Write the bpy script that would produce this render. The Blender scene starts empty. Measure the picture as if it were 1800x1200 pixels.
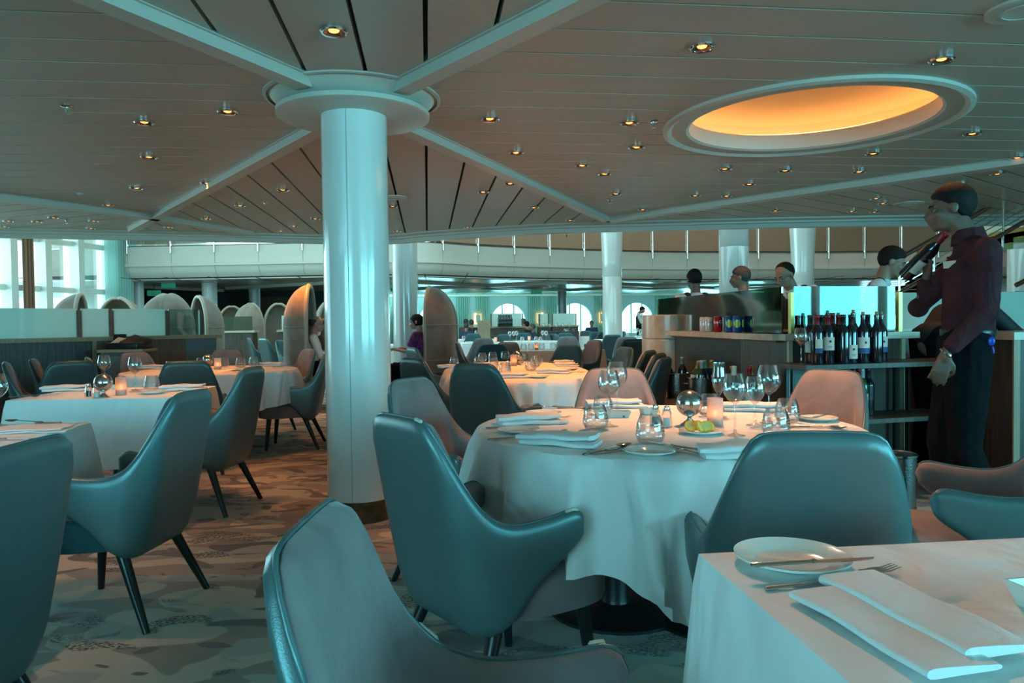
import bpy, bmesh, math, random
from mathutils import Vector, Matrix, Euler
random.seed(7)
PI = math.pi
S = bpy.context.scene
C = bpy.context.collection
def R(d): return math.radians(d)

# ---------------------------------------------------------------- camera
EYE = 1.17
cam_data = bpy.data.cameras.new('camera')
cam_data.sensor_width = 36.0
cam_data.lens = 26.0
cam_data.clip_start = 0.02
cam_data.clip_end = 400
cam = bpy.data.objects.new('camera', cam_data)
C.objects.link(cam)
CAMROT = Matrix.Rotation(R(90 - 1.5), 3, 'X') @ Matrix.Rotation(R(-0.7), 3, 'Z')
cam.location = (0, 0, EYE)
cam.rotation_euler = CAMROT.to_euler()
S.camera = cam
FPX = 1300.0
def ray(px, py):
    return CAMROT @ Vector(((px - 900) / FPX, (600 - py) / FPX, -1.0))
def at(px, py, z=0.0):
    d = ray(px, py); t = (z - EYE) / d.z
    return Vector((d.x * t, d.y * t, z))
def atd(px, py, Y):
    d = ray(px, py); t = Y / d.y
    return Vector((d.x * t, Y, EYE + d.z * t))

# ---------------------------------------------------------------- world, exposure
S.view_settings.view_transform = 'Standard'
S.view_settings.look = 'None'
S.view_settings.gamma = 1.0
S.view_settings.use_curve_mapping = False
S.view_settings.exposure = 0.33
w = bpy.data.worlds.new('sky'); S.world = w; w.use_nodes = True
bg = w.node_tree.nodes['Background']
bg.inputs[0].default_value = (0.48, 0.90, 1.0, 1); bg.inputs[1].default_value = 3.0
S.cycles.max_bounces = 7
S.cycles.diffuse_bounces = 4
S.cycles.glossy_bounces = 4
S.cycles.transmission_bounces = 6
S.cycles.transparent_max_bounces = 24
S.cycles.sample_clamp_indirect = 4.0
S.cycles.caustics_reflective = False
S.cycles.caustics_refractive = False
S.cycles.use_denoising = True
TEAL = (0.15, 0.82, 1.0)
WARM = (1.0, 0.38, 0.12)
def area(name, loc, aim, sx, sy, power, col):
    l = bpy.data.lights.new(name, 'AREA'); l.shape = 'RECTANGLE'; l.size = sx; l.size_y = sy
    l.energy = power; l.color = col
    o = bpy.data.objects.new(name, l); C.objects.link(o); o.location = loc
    o.rotation_euler = (Vector(aim) - Vector(loc)).to_track_quat('-Z', 'Y').to_euler()
    return o
# daylight through the windows behind and beside the photographer, the left window wall and the far windows, then added fill lamps
area('daylight_behind_left', (-3.4, -4.0, 1.6), (-1.2, 3, 1.1), 3.6, 1.3, 150, TEAL)
area('daylight_behind_right', (5.6, -4.0, 1.6), (0.6, 3, 1.0), 4.6, 1.5, 210, TEAL)
area('daylight_right_window', (9.55, -0.6, 1.65), (0.0, 2.6, 0.9), 4.4, 1.5, 340, TEAL)
area('daylight_left_window', (-15.5, 16.5, 3.2), (0, 19, 1.5), 9, 5.5, 1500, (0.5, 0.95, 1.0))
area('daylight_far_windows', (4, 38.6, 1.9), (3, 20, 1.2), 18, 2.4, 900, (0.22, 0.9, 1.0))
area('atrium_top_fill', (0, 17, 6.6), (0, 17.5, 0), 18, 7, 620, (0.60, 0.93, 0.88))  # added lamp hung below the closed atrium ceiling; no skylight is built
area('upper_deck_fill', (4, 25.5, 6.7), (4, 30, 4.0), 26, 1.0, 420, (1.0, 0.88, 0.74))  # added warm fill to brighten the wall behind the balcony, no window here
area('far_curtain_fill', (4.5, 33.2, 2.42), (5.0, 36.6, 1.3), 22, 0.25, 260, (0.35, 0.95, 0.92))  # added lamp to brighten the far curtains and wall, not a real fitting

# ---------------------------------------------------------------- materials
def nmat(name):
    m = bpy.data.materials.new(name); m.use_nodes = True
    nt = m.node_tree
    return m, nt, nt.nodes['Principled BSDF']
def mat(name, col, rough=0.5, metal=0.0, emit=None, es=0.0, var=0.0, scale=20.0, bump=0.0, sheen=0.0, coat=0.0, spec=0.5, bscale=None, detail=3.0):
    m, nt, b = nmat(name)
    b.inputs['Base Color'].default_value = (*col, 1)
    b.inputs['Roughness'].default_value = rough
    b.inputs['Metallic'].default_value = metal
    b.inputs['Specular IOR Level'].default_value = spec
    if sheen: b.inputs['Sheen Weight'].default_value = sheen; b.inputs['Sheen Roughness'].default_value = 0.4
    if coat: b.inputs['Coat Weight'].default_value = coat; b.inputs['Coat Roughness'].default_value = 0.08
    if emit: b.inputs['Emission Color'].default_value = (*emit, 1); b.inputs['Emission Strength'].default_value = es
    tc = nt.nodes.new('ShaderNodeTexCoord')
    if var:
        n = nt.nodes.new('ShaderNodeTexNoise'); n.inputs['Scale'].default_value = scale; n.inputs['Detail'].default_value = detail
        r = nt.nodes.new('ShaderNodeValToRGB')
        r.color_ramp.elements[0].position = 0.3; r.color_ramp.elements[1].position = 0.7
        r.color_ramp.elements[0].color = (*[max(0, c * (1 - var)) for c in col], 1)
        r.color_ramp.elements[1].color = (*[min(1, c * (1 + var)) for c in col], 1)
        nt.links.new(tc.outputs['Object'], n.inputs['Vector']); nt.links.new(n.outputs['Fac'], r.inputs['Fac'])
        nt.links.new(r.outputs['Color'], b.inputs['Base Color'])
    if bump:
        n2 = nt.nodes.new('ShaderNodeTexNoise'); n2.inputs['Scale'].default_value = bscale or scale * 8
        bp = nt.nodes.new('ShaderNodeBump'); bp.inputs['Strength'].default_value = bump; bp.inputs['Distance'].default_value = 0.005
        nt.links.new(tc.outputs['Object'], n2.inputs['Vector']); nt.links.new(n2.outputs['Fac'], bp.inputs['Height'])
        nt.links.new(bp.outputs['Normal'], b.inputs['Normal'])
    return m
def wood(name, c1, c2, rough=0.45, sx=3.0, sz=60.0):
    m, nt, b = nmat(name)
    tc = nt.nodes.new('ShaderNodeTexCoord'); mp = nt.nodes.new('ShaderNodeMapping')
    mp.inputs['Scale'].default_value = (sz, sz, sx)
    n = nt.nodes.new('ShaderNodeTexNoise'); n.inputs['Scale'].default_value = 1.0; n.inputs['Detail'].default_value = 4
    r = nt.nodes.new('ShaderNodeValToRGB'); r.color_ramp.elements[0].position = 0.35; r.color_ramp.elements[1].position = 0.65
    r.color_ramp.elements[0].color = (*c1, 1); r.color_ramp.elements[1].color = (*c2, 1)
    L = nt.links.new
    L(tc.outputs['Object'], mp.inputs['Vector']); L(mp.outputs['Vector'], n.inputs['Vector']); L(n.outputs['Fac'], r.inputs['Fac']); L(r.outputs['Color'], b.inputs['Base Color'])
    b.inputs['Roughness'].default_value = rough
    return m
def glassy(name, tint=(1, 1, 1), refl=0.05, edge=0.75, rough=0.02):
    m = bpy.data.materials.new(name); m.use_nodes = True; nt = m.node_tree; nt.nodes.clear()
    o = nt.nodes.new('ShaderNodeOutputMaterial'); mx = nt.nodes.new('ShaderNodeMixShader')
    t = nt.nodes.new('ShaderNodeBsdfTransparent'); t.inputs[0].default_value = (*tint, 1)
    g = nt.nodes.new('ShaderNodeBsdfGlossy'); g.inputs['Roughness'].default_value = rough
    lw = nt.nodes.new('ShaderNodeLayerWeight'); lw.inputs['Blend'].default_value = 0.35
    mr = nt.nodes.new('ShaderNodeMapRange'); mr.inputs['To Min'].default_value = refl; mr.inputs['To Max'].default_value = edge
    L = nt.links.new
    L(lw.outputs['Facing'], mr.inputs['Value']); L(mr.outputs['Result'], mx.inputs['Fac'])
    L(t.outputs[0], mx.inputs[1]); L(g.outputs[0], mx.inputs[2]); L(mx.outputs[0], o.inputs['Surface'])
    return m
def translucent(name, col, trans=0.5, alpha=0.0, wave=0.0):
    m = bpy.data.materials.new(name); m.use_nodes = True; nt = m.node_tree; nt.nodes.clear()
    o = nt.nodes.new('ShaderNodeOutputMaterial'); mx = nt.nodes.new('ShaderNodeMixShader')
    d = nt.nodes.new('ShaderNodeBsdfDiffuse'); d.inputs[0].default_value = (*col, 1)
    t = nt.nodes.new('ShaderNodeBsdfTranslucent'); t.inputs[0].default_value = (*col, 1)
    mx.inputs[0].default_value = trans
    L = nt.links.new; L(d.outputs[0], mx.inputs[1]); L(t.outputs[0], mx.inputs[2])
    last = mx
    if alpha:
        m2 = nt.nodes.new('ShaderNodeMixShader'); m2.inputs[0].default_value = alpha
        tr = nt.nodes.new('ShaderNodeBsdfTransparent'); L(mx.outputs[0], m2.inputs[1]); L(tr.outputs[0], m2.inputs[2]); last = m2
    L(last.outputs[0], o.inputs['Surface'])
    return m
M = {}
M['ceil'] = mat('ceiling_panel_paint', (0.47, 0.42, 0.36), 0.42, var=0.03, scale=1.5)
M['ceil_trim'] = mat('ceiling_trim_paint', (0.55, 0.52, 0.46), 0.4)
M['dark'] = mat('dark_gap', (0.03, 0.025, 0.02), 0.8)
M['gapw'] = mat('gap_painted_light', (0.85, 0.88, 0.85), 0.4)  # pale colour stands in for window light caught along the plank edges
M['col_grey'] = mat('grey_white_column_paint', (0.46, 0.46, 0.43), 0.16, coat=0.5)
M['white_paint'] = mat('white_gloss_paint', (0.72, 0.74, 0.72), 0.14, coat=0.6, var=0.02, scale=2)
M['brass'] = mat('aged_bronze', (0.10, 0.08, 0.045), 0.35, 0.8, var=0.4, scale=14)
M['chrome'] = mat('chrome', (0.85, 0.85, 0.85), 0.08, 1.0)
M['steel'] = mat('polished_steel', (0.62, 0.6, 0.58), 0.16, 1.0)
M['black'] = mat('black_plastic', (0.012, 0.012, 0.013), 0.35)
M['bulb'] = mat('lamp_glow', (1, 0.6, 0.25), 0.5, emit=(1.0, 0.36, 0.09), es=2.4)
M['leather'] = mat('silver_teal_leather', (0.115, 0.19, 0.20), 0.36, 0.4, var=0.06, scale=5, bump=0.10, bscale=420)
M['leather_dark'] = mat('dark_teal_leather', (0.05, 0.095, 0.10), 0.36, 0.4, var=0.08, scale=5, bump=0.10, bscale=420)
M['velvet'] = mat('mauve_grey_velvet', (0.23, 0.185, 0.185), 0.85, sheen=0.45, var=0.16, scale=7, bump=0.25, bscale=500)
M['velvet_teal'] = mat('dark_teal_velvet', (0.015, 0.075, 0.09), 0.85, sheen=0.35, var=0.16, scale=7, bump=0.25, bscale=500)
M['legwood'] = mat('black_stained_wood', (0.012, 0.011, 0.012), 0.28)
M['scuff'] = mat('worn_leather_edge', (0.62, 0.6, 0.52), 0.7, var=0.2, scale=60)
M['cloth'] = mat('white_linen', (0.84, 0.82, 0.81), 0.8, sheen=0.15, bump=0.18, bscale=700)
M['napkin'] = mat('white_napkin_linen', (0.82, 0.80, 0.80), 0.85, bump=0.25, bscale=600)
M['china'] = mat('white_china', (0.80, 0.78, 0.72), 0.12, coat=0.5)
M['glass'] = glassy('clear_glass', (0.985, 0.995, 0.995), 0.07, 0.9)
M['panel_glass'] = glassy('partition_glass', (0.60, 0.78, 0.74), 0.16, 0.65, 0.03)
M['rail_glass'] = glassy('balcony_glass', (0.80, 0.82, 0.76), 0.20, 0.7, 0.06)
M['frost'] = translucent('frosted_glass', (0.62, 0.80, 0.74), 0.35, 0.12)
M['frost_green'] = translucent('smoked_green_glass', (0.10, 0.13, 0.10), 0.4, 0.3)
M['candle_glass'] = translucent('frosted_candle_holder', (0.85, 0.72, 0.68), 0.55, 0.2)
M['wax'] = mat('candle_wax', (0.7, 0.8, 0.75), 0.5)
M['flame'] = mat('candle_flame', (1, 0.5, 0.2), 0.5, emit=(1.0, 0.36, 0.08), es=14.0)
M['wood_dark'] = wood('dark_walnut_veneer', (0.035, 0.028, 0.022), (0.075, 0.058, 0.045))
M['wood_brown'] = wood('brown_walnut_veneer', (0.09, 0.055, 0.035), (0.15, 0.09, 0.06))
M['wood_trim'] = wood('pale_oak_trim', (0.26, 0.18, 0.11), (0.33, 0.24, 0.15))
M['travertine'] = mat('cream_travertine', (0.50, 0.42, 0.31), 0.3, var=0.14, scale=14, detail=8, coat=0.2)
M['stone'] = mat('cream_stone_top', (0.45, 0.40, 0.31), 0.3, var=0.14, scale=16, detail=8, coat=0.2)
M['bottle'] = mat('dark_bottle_glass', (0.006, 0.010, 0.016), 0.06, coat=0.6)
M['bottle_green'] = mat('green_bottle_glass', (0.03, 0.07, 0.02), 0.08, coat=0.6)
M['foil_red'] = mat('red_foil', (0.22, 0.015, 0.02), 0.3, 0.2)
M['foil_black'] = mat('black_foil', (0.015, 0.014, 0.016), 0.3, 0.2)
M['foil_gold'] = mat('gold_foil', (0.42, 0.30, 0.09), 0.3, 0.7)
M['foil_green'] = mat('pale_green_foil', (0.20, 0.34, 0.24), 0.35, 0.2)
M['foil_white'] = mat('white_foil', (0.35, 0.42, 0.46), 0.3, 0.2)
M['label'] = mat('paper_label', (0.60, 0.60, 0.55), 0.7)
M['label_blue'] = mat('blue_label_band', (0.03, 0.07, 0.22), 0.6)
M['ink'] = mat('label_ink', (0.03, 0.03, 0.03), 0.6)
M['cork'] = mat('cork', (0.35, 0.22, 0.12), 0.8)
M['can_red'] = mat('red_can_paint', (0.36, 0.015, 0.02), 0.25, 0.4)
M['can_white'] = mat('silver_white_can_paint', (0.60, 0.58, 0.56), 0.3, 0.4)
M['can_blue'] = mat('blue_can_paint', (0.01, 0.10, 0.38), 0.25, 0.4)
M['can_yellow'] = mat('yellow_green_print', (0.40, 0.48, 0.05), 0.3, 0.1)
M['ink_red'] = mat('red_print', (0.42, 0.02, 0.03), 0.5)
M['lemon'] = mat('lemon_flesh', (0.90, 0.62, 0.16), 0.35, var=0.12, scale=60)
M['lemon_rind'] = mat('lemon_rind', (0.85, 0.50, 0.03), 0.4)
M['butter'] = mat('butter', (0.75, 0.62, 0.38), 0.5)
M['skin'] = mat('brown_skin', (0.13, 0.075, 0.055), 0.5, var=0.08, scale=14)
M['skin_light'] = mat('fair_skin', (0.42, 0.24, 0.18), 0.5, var=0.08, scale=14)
M['skin_tan'] = mat('tan_skin', (0.27, 0.15, 0.10), 0.5, var=0.08, scale=14)
M['hair'] = mat('black_hair', (0.006, 0.005, 0.005), 0.7, var=0.5, scale=120, bump=0.6, bscale=220, spec=0.25)
M['hair_grey'] = mat('grey_hair', (0.055, 0.05, 0.047), 0.7, var=0.4, scale=90, bump=0.5, bscale=220)
M['shirt_maroon'] = mat('dark_maroon_shirt', (0.055, 0.020, 0.026), 0.85, var=0.2, scale=9, bump=0.4, bscale=18, spec=0.12)
M['trouser'] = mat('black_trouser', (0.006, 0.008, 0.010), 0.9, var=0.2, scale=8, bump=0.3, bscale=14, spec=0.08)
M['vest'] = mat('black_waistcoat', (0.012, 0.013, 0.016), 0.7)
M['shirt_white'] = mat('white_shirt', (0.62, 0.62, 0.62), 0.8, bump=0.4, bscale=16)
M['purple'] = mat('purple_print_blouse', (0.10, 0.012, 0.12), 0.8, var=0.9, scale=26)
M['brown_cloth'] = mat('brown_clothes', (0.16, 0.08, 0.05), 0.8)
M['navy'] = mat('navy_clothes', (0.02, 0.035, 0.07), 0.8)
M['pod_cloth'] = mat('taupe_booth_fabric', (0.24, 0.185, 0.15), 0.9, sheen=0.3, var=0.14, scale=8, bump=0.4, bscale=160)
M['pod_rim'] = mat('cream_leather_piping', (0.36, 0.30, 0.23), 0.45)
M['pod_in'] = mat('cream_booth_lining', (0.20, 0.165, 0.13), 0.8)
M['panel_white'] = mat('balcony_panel_white', (0.52, 0.50, 0.44), 0.45)
M['seam'] = mat('panel_seam', (0.25, 0.24, 0.21), 0.6)
M['wall_teal'] = mat('pale_blue_wall', (0.36, 0.45, 0.47), 0.6)
M['mullion'] = mat('cream_window_frame', (0.62, 0.64, 0.58), 0.5)
M['curtain'] = translucent('green_sheer_curtain', (0.45, 0.62, 0.56), 0.45, 0.0)
M['curtain_blue'] = translucent('blue_green_sheer', (0.42, 0.66, 0.62), 0.5, 0.25)
M['curtain_brown'] = mat('brown_drape', (0.20, 0.10, 0.06), 0.8)
M['wall_dark'] = mat('dark_wall_panel', (0.035, 0.032, 0.030), 0.6, var=0.3, scale=3)
M['wall_brown'] = wood('red_brown_wall_panel', (0.08, 0.03, 0.015), (0.12, 0.05, 0.03), 0.5, 1, 6)
M['wall_cream'] = mat('cream_wall', (0.42, 0.37, 0.30), 0.6)
M['exit_green'] = mat('exit_sign_green', (0.02, 0.12, 0.08), 0.5, emit=(0.02, 0.35, 0.22), es=0.3)
M['sconce'] = mat('sconce_shade', (1, 0.7, 0.4), 0.5, emit=(1.0, 0.40, 0.12), es=4.0)
M['rail_wood'] = mat('red_brown_handrail', (0.16, 0.05, 0.03), 0.3)
M['blue_tag'] = mat('blue_plastic_tag', (0.01, 0.05, 0.5), 0.3)
M['magenta'] = mat('magenta_cloth', (0.4, 0.02, 0.15), 0.7)

def wrinkles(m, scale, dist, stretch=(1, 1, 1)):
    nt = m.node_tree; b = nt.nodes['Principled BSDF']; L = nt.links.new
    tc = nt.nodes.new('ShaderNodeTexCoord'); mp = nt.nodes.new('ShaderNodeMapping'); mp.inputs['Scale'].default_value = stretch
    n = nt.nodes.new('ShaderNodeTexNoise'); n.inputs['Scale'].default_value = scale; n.inputs['Detail'].default_value = 2.5; n.inputs['Distortion'].default_value = 1.2
    bp = nt.nodes.new('ShaderNodeBump'); bp.inputs['Strength'].default_value = 1.0; bp.inputs['Distance'].default_value = dist
    L(tc.outputs['Object'], mp.inputs[0]); L(mp.outputs[0], n.inputs['Vector']); L(n.outputs['Fac'], bp.inputs['Height'])
    old = b.inputs['Normal'].links
    if old: L(old[0].from_socket, bp.inputs['Normal'])
    L(bp.outputs['Normal'], b.inputs['Normal'])
wrinkles(M['cloth'], 3.2, 0.035, (1, 1, 0.55)); wrinkles(M['napkin'], 14, 0.006); wrinkles(M['shirt_maroon'], 9, 0.03, (1, 1, 0.5)); wrinkles(M['trouser'], 7, 0.03, (1, 1, 0.4)); wrinkles(M['velvet'], 5, 0.008)
# ---------------------------------------------------------------- mesh helpers
def tag(o, label=None, cat=None, group=None, kind=None):
    if label: o['label'] = label
    if cat: o['category'] = cat
    if group: o['group'] = group
    if kind: o['kind'] = kind
    return o
def thing(name, label, cat, loc=(0, 0, 0), rz=0.0, group=None):
    o = bpy.data.objects.new(name, None); C.objects.link(o)
    o.empty_display_size = 0.1
    o.location = loc; o.rotation_euler = (0, 0, rz)
    return tag(o, label, cat, group)
def obj(name, bm, m, parent=None, smooth=None, loc=None, rot=None):
    """link a bmesh as ONE mesh object; smooth: angle in degrees under which edges are shaded smooth"""
    bmesh.ops.recalc_face_normals(bm, faces=bm.faces)
    if smooth is not None:
        lim = R(smooth)
        for f in bm.faces: f.smooth = True
        for e in bm.edges:
            if len(e.link_faces) != 2 or e.calc_face_angle(0) > lim: e.smooth = False
    me = bpy.data.meshes.new(name); bm.to_mesh(me); bm.free()
    for x in (m if isinstance(m, (list, tuple)) else [m]): me.materials.append(x)
    o = bpy.data.objects.new(name, me); C.objects.link(o)
    if parent: o.parent = parent
    if loc is not None: o.location = loc
    if rot is not None: o.rotation_euler = rot
    return o
def struct(name, bm, m, smooth=None): return tag(obj(name, bm, m, None, smooth), kind='structure')
KID = {}
def index_kids():
    KID.clear()
    for o in bpy.data.objects:
        if o.parent: KID.setdefault(o.parent, []).append(o)
def copy_tree(o, parent=None):
    c = o.copy(); C.objects.link(c)
    if parent: c.parent = parent
    for ch in list(o.children): copy_tree(ch, c)
    return c
def dup(o, loc, rz=0.0, label=None, group=None, flag={}):
    """the first call places the model itself, later calls copy it with its parts"""
    if o.name in flag: c = copy_tree(o); c.scale = (1, 1, 1)
    else: flag[o.name] = 1; c = o
    c.location = loc; c.rotation_euler = (0, 0, rz)
    if label: c['label'] = label
    if group: c['group'] = group
    elif 'group' in c: del c['group']
    return c
def B(): return bmesh.new()
def xf(loc=(0, 0, 0), rz=0.0, rx=0.0, ry=0.0):
    return Matrix.Translation(Vector(loc)) @ Euler((rx, ry, rz)).to_matrix().to_4x4()
def box(bm, x0, x1, y0, y1, z0, z1, mt=None, mi=0, bev=0.0):
    vs = [bm.verts.new((x, y, z)) for x in (x0, x1) for y in (y0, y1) for z in (z0, z1)]
    fs = [bm.faces.new([vs[i] for i in q]) for q in ((0, 1, 3, 2), (4, 6, 7, 5), (0, 4, 5, 1), (2, 3, 7, 6), (0, 2, 6, 4), (1, 5, 7, 3))]
    for f in fs: f.material_index = mi
    if bev:
        es = list({e for f in fs for e in f.edges})
        r = bmesh.ops.bevel(bm, geom=es, offset=bev, segments=2, affect='EDGES', profile=0.5)
        vs = list({v for v in r['verts']} | {v for v in vs if v.is_valid})
        for f in {f for v in vs for f in v.link_faces}: f.material_index = mi
    if mt is not None: bmesh.ops.transform(bm, matrix=mt, verts=[v for v in vs if v.is_valid])
    return vs
def lathe(bm, prof, n=24, mt=None, mi=0, sx=1.0, sy=1.0, closed=False):
    """prof: (r, z) list revolved about z"""
    rings = []
    for r, z in prof:
        if r < 1e-6: rings.append([bm.verts.new((0, 0, z))])
        else: rings.append([bm.verts.new((r * sx * math.cos(2 * PI * i / n), r * sy * math.sin(2 * PI * i / n), z)) for i in range(n)])
    if closed: rings.append(rings[0])
    for a, b in zip(rings, rings[1:]):
        if a is b: continue
        for i in range(n):
            j = (i + 1) % n
            q = [a[i % len(a)], a[j % len(a)], b[j % len(b)], b[i % len(b)]]
            u = []
            for v in q:
                if v not in u: u.append(v)
            if len(u) > 2:
                try: f = bm.faces.new(u); f.material_index = mi
                except ValueError: pass
    vs = list({v for r in rings for v in r})
    if mt is not None: bmesh.ops.transform(bm, matrix=mt, verts=vs)
    return vs
def tube(bm, pts, rad, n=10, mi=0, cap=True, flat=1.0):
    """tube along pts; rad a number or list; flat squashes the second axis"""
    pts = [Vector(p) for p in pts]
    k = len(pts)
    rad = [rad] * k if isinstance(rad, (int, float)) else list(rad)
    rings = []; ref = None
    for i, p in enumerate(pts):
        t = (pts[min(i + 1, k - 1)] - pts[max(i - 1, 0)]).normalized()
        if ref is None:
            ref = Vector((0, 0, 1)) if abs(t.z) < 0.9 else Vector((1, 0, 0))
        a = (ref - t * ref.dot(t)).normalized(); ref = a
        b = t.cross(a)
        rings.append([bm.verts.new(p + (a * math.cos(2 * PI * j / n) * flat + b * math.sin(2 * PI * j / n)) * rad[i]) for j in range(n)])
    for r0, r1 in zip(rings, rings[1:]):
        for j in range(n):
            f = bm.faces.new((r0[j], r0[(j + 1) % n], r1[(j + 1) % n], r1[j])); f.material_index = mi
    if cap:
        f = bm.faces.new(rings[0][::-1]); f.material_index = mi
        f = bm.faces.new(rings[-1]); f.material_index = mi
    return [v for r in rings for v in r]
def grid(bm, nu, nv, fn, wrap=False, mi=0):
    g = [[bm.verts.new(fn(i / (nu if wrap else nu - 1), j / (nv - 1))) for j in range(nv)] for i in range(nu)]
    for i in range(nu if wrap else nu - 1):
        for j in range(nv - 1):
            f = bm.faces.new((g[i][j], g[(i + 1) % nu][j], g[(i + 1) % nu][j + 1], g[i][j + 1])); f.material_index = mi
    return g
def prism(bm, poly, z0, z1, mi=0, mt=None):
    lo = [bm.verts.new((p[0], p[1], z0)) for p in poly]; hi = [bm.verts.new((p[0], p[1], z1)) for p in poly]
    n = len(poly)
    fs = [bm.faces.new(lo[::-1]), bm.faces.new(hi)]
    for i in range(n): fs.append(bm.faces.new((lo[i], lo[(i + 1) % n], hi[(i + 1) % n], hi[i])))
    for f in fs: f.material_index = mi
    if mt is not None: bmesh.ops.transform(bm, matrix=mt, verts=lo + hi)
    return lo + hi
def interp(tbl, x):
    if x <= tbl[0][0]: return tbl[0][1]
    for (a, va), (b, vb) in zip(tbl, tbl[1:]):
        if x <= b:
            t = (x - a) / (b - a); return va + (vb - va) * t
    return tbl[-1][1]
def sstep(t): t = max(0.0, min(1.0, t)); return t * t * (3 - 2 * t)
def spline(pts, n):
    """Catmull-Rom through pts, n samples per span"""
    P = [Vector(p) for p in pts]; out = []
    for i in range(len(P) - 1):
        p0 = P[max(i - 1, 0)]; p1 = P[i]; p2 = P[i + 1]; p3 = P[min(i + 2, len(P) - 1)]
        for k in range(n):
            t = k / n
            out.append(0.5 * ((2 * p1) + (p2 - p0) * t + (2 * p0 - 5 * p1 + 4 * p2 - p3) * t * t + (3 * p1 - p0 - 3 * p2 + p3) * t ** 3))
    out.append(P[-1]); return out
def clip(poly, a, b, c):
    """keep a*x+b*y<=c"""
    out = []
    for i in range(len(poly)):
        p, q = poly[i], poly[(i + 1) % len(poly)]
        dp, dq = a * p[0] + b * p[1] - c, a * q[0] + b * q[1] - c
        if dp <= 0: out.append(p)
        if dp * dq < 0:
            t = dp / (dp - dq); out.append((p[0] + (q[0] - p[0]) * t, p[1] + (q[1] - p[1]) * t))
    return out
ORD = ['first', 'second', 'third', 'fourth', 'fifth', 'sixth', 'seventh', 'eighth', 'ninth', 'tenth'] + ['eleventh', 'twelfth', 'thirteenth', 'fourteenth', 'fifteenth', 'sixteenth', 'seventeenth', 'eighteenth', 'nineteenth', 'twentieth'] + ['twenty-' + w_ for w_ in ('first', 'second', 'third', 'fourth', 'fifth', 'sixth', 'seventh', 'eighth', 'ninth')] + ['thirtieth'] + ['thirty-' + w_ for w_ in ('first', 'second', 'third', 'fourth', 'fifth', 'sixth', 'seventh', 'eighth', 'ninth')]
SHIP = R(6.5)     # the ship's axes are turned a little from the camera's
# ================================================================ the room shell
ZC = 2.52
AX = Vector((math.cos(SHIP), math.sin(SHIP))); AY = Vector((-math.sin(SHIP), math.cos(SHIP)))
# floor: carpet with large organic patches
m, nt, b = nmat('patterned_carpet'); L = nt.links.new
tc = nt.nodes.new('ShaderNodeTexCoord'); mp = nt.nodes.new('ShaderNodeMapping'); mp.inputs['Scale'].default_value = (1.0, 1.7, 1)
L(tc.outputs['Object'], mp.inputs['Vector'])
def patches(scale, seed, lo, width=0.012, dist=0.6):
    mm = nt.nodes.new('ShaderNodeMapping'); mm.inputs['Location'].default_value = (seed, seed * 1.7, 0); L(mp.outputs[0], mm.inputs[0])
    n = nt.nodes.new('ShaderNodeTexNoise'); n.inputs['Scale'].default_value = scale; n.inputs['Detail'].default_value = 1.2; n.inputs['Distortion'].default_value = dist
    L(mm.outputs[0], n.inputs['Vector'])
    r = nt.nodes.new('ShaderNodeMapRange'); r.inputs['From Min'].default_value = lo; r.inputs['From Max'].default_value = lo + width
    L(n.outputs['Fac'], r.inputs['Value']); return r
col = None
def layer(prev, fac, c):
    mx = nt.nodes.new('ShaderNodeMix'); mx.data_type = 'RGBA'
    L(fac, mx.inputs['Factor'])
    if isinstance(prev, tuple): mx.inputs['A'].default_value = (*prev, 1)
    else: L(prev, mx.inputs['A'])
    mx.inputs['B'].default_value = (*c, 1)
    return mx.outputs['Result']
c = layer((0.50, 0.41, 0.31), patches(1.9, 3, 0.50, 0.01).outputs[0], (0.29, 0.225, 0.18))
c = layer(c, patches(2.6, 11, 0.57, 0.01).outputs[0], (0.37, 0.345, 0.29))
c = layer(c, patches(2.2, 23, 0.60, 0.015, 1.2).outputs[0], (0.15, 0.12, 0.10))
# dark brushy streaks
st = patches(2.4, 37, 0.60, 0.04, 1.5)
sp = nt.nodes.new('ShaderNodeTexNoise'); sp.inputs['Scale'].default_value = 70; L(mp.outputs[0], sp.inputs['Vector'])
sr = nt.nodes.new('ShaderNodeMapRange'); sr.inputs['From Min'].default_value = 0.40; sr.inputs['From Max'].default_value = 0.60; L(sp.outputs['Fac'], sr.inputs['Value'])
mu = nt.nodes.new('ShaderNodeMath'); mu.operation = 'MULTIPLY'; L(st.outputs[0], mu.inputs[0]); L(sr.outputs[0], mu.inputs[1])
c = layer(c, mu.outputs[0], (0.03, 0.028, 0.026))
L(c, b.inputs['Base Color']); b.inputs['Roughness'].default_value = 0.95; b.inputs['Specular IOR Level'].default_value = 0.1
b.inputs['Sheen Weight'].default_value = 0.15
M['carpet'] = m
bm = B(); box(bm, -20, 26, -4.2, 42, -0.1, 0); struct('floor', bm, M['carpet'])

# ---- ceiling edge curve over the dining room and the balcony curve across the atrium
edge_px = [(-260, 411), (0, 417), (230, 421), (450, 425), (570, 427.5), (680, 428), (760, 422), (850, 416), (930, 411.5), (1000, 408.5), (1070, 406.5), (1180, 404), (1400, 399), (1600, 396), (1800, 395), (2100, 393)]
edge = [at(x, y, 2.42) for x, y in edge_px]
edge = spline(edge, 6)
balc_px = [(196, 493.6), (229, 493.8), (422, 490.5), (573, 487.8), (735, 486.6), (830, 489.5), (940, 492), (1057, 493.8), (1180, 494.6), (1330, 494), (1460, 493.2), (1650, 491), (1860, 488.6)]
balc = spline([at(x, y, 2.52) for x, y in balc_px], 5)
# back-of-room limits
WL0 = Vector((-13.6, 12.6)); WL1 = Vector((-11.6, 22.2))           # left window wall
FW0 = at(735, 518.7, ZC); FW1 = at(1180, 516.5, ZC)                # far window wall

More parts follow.
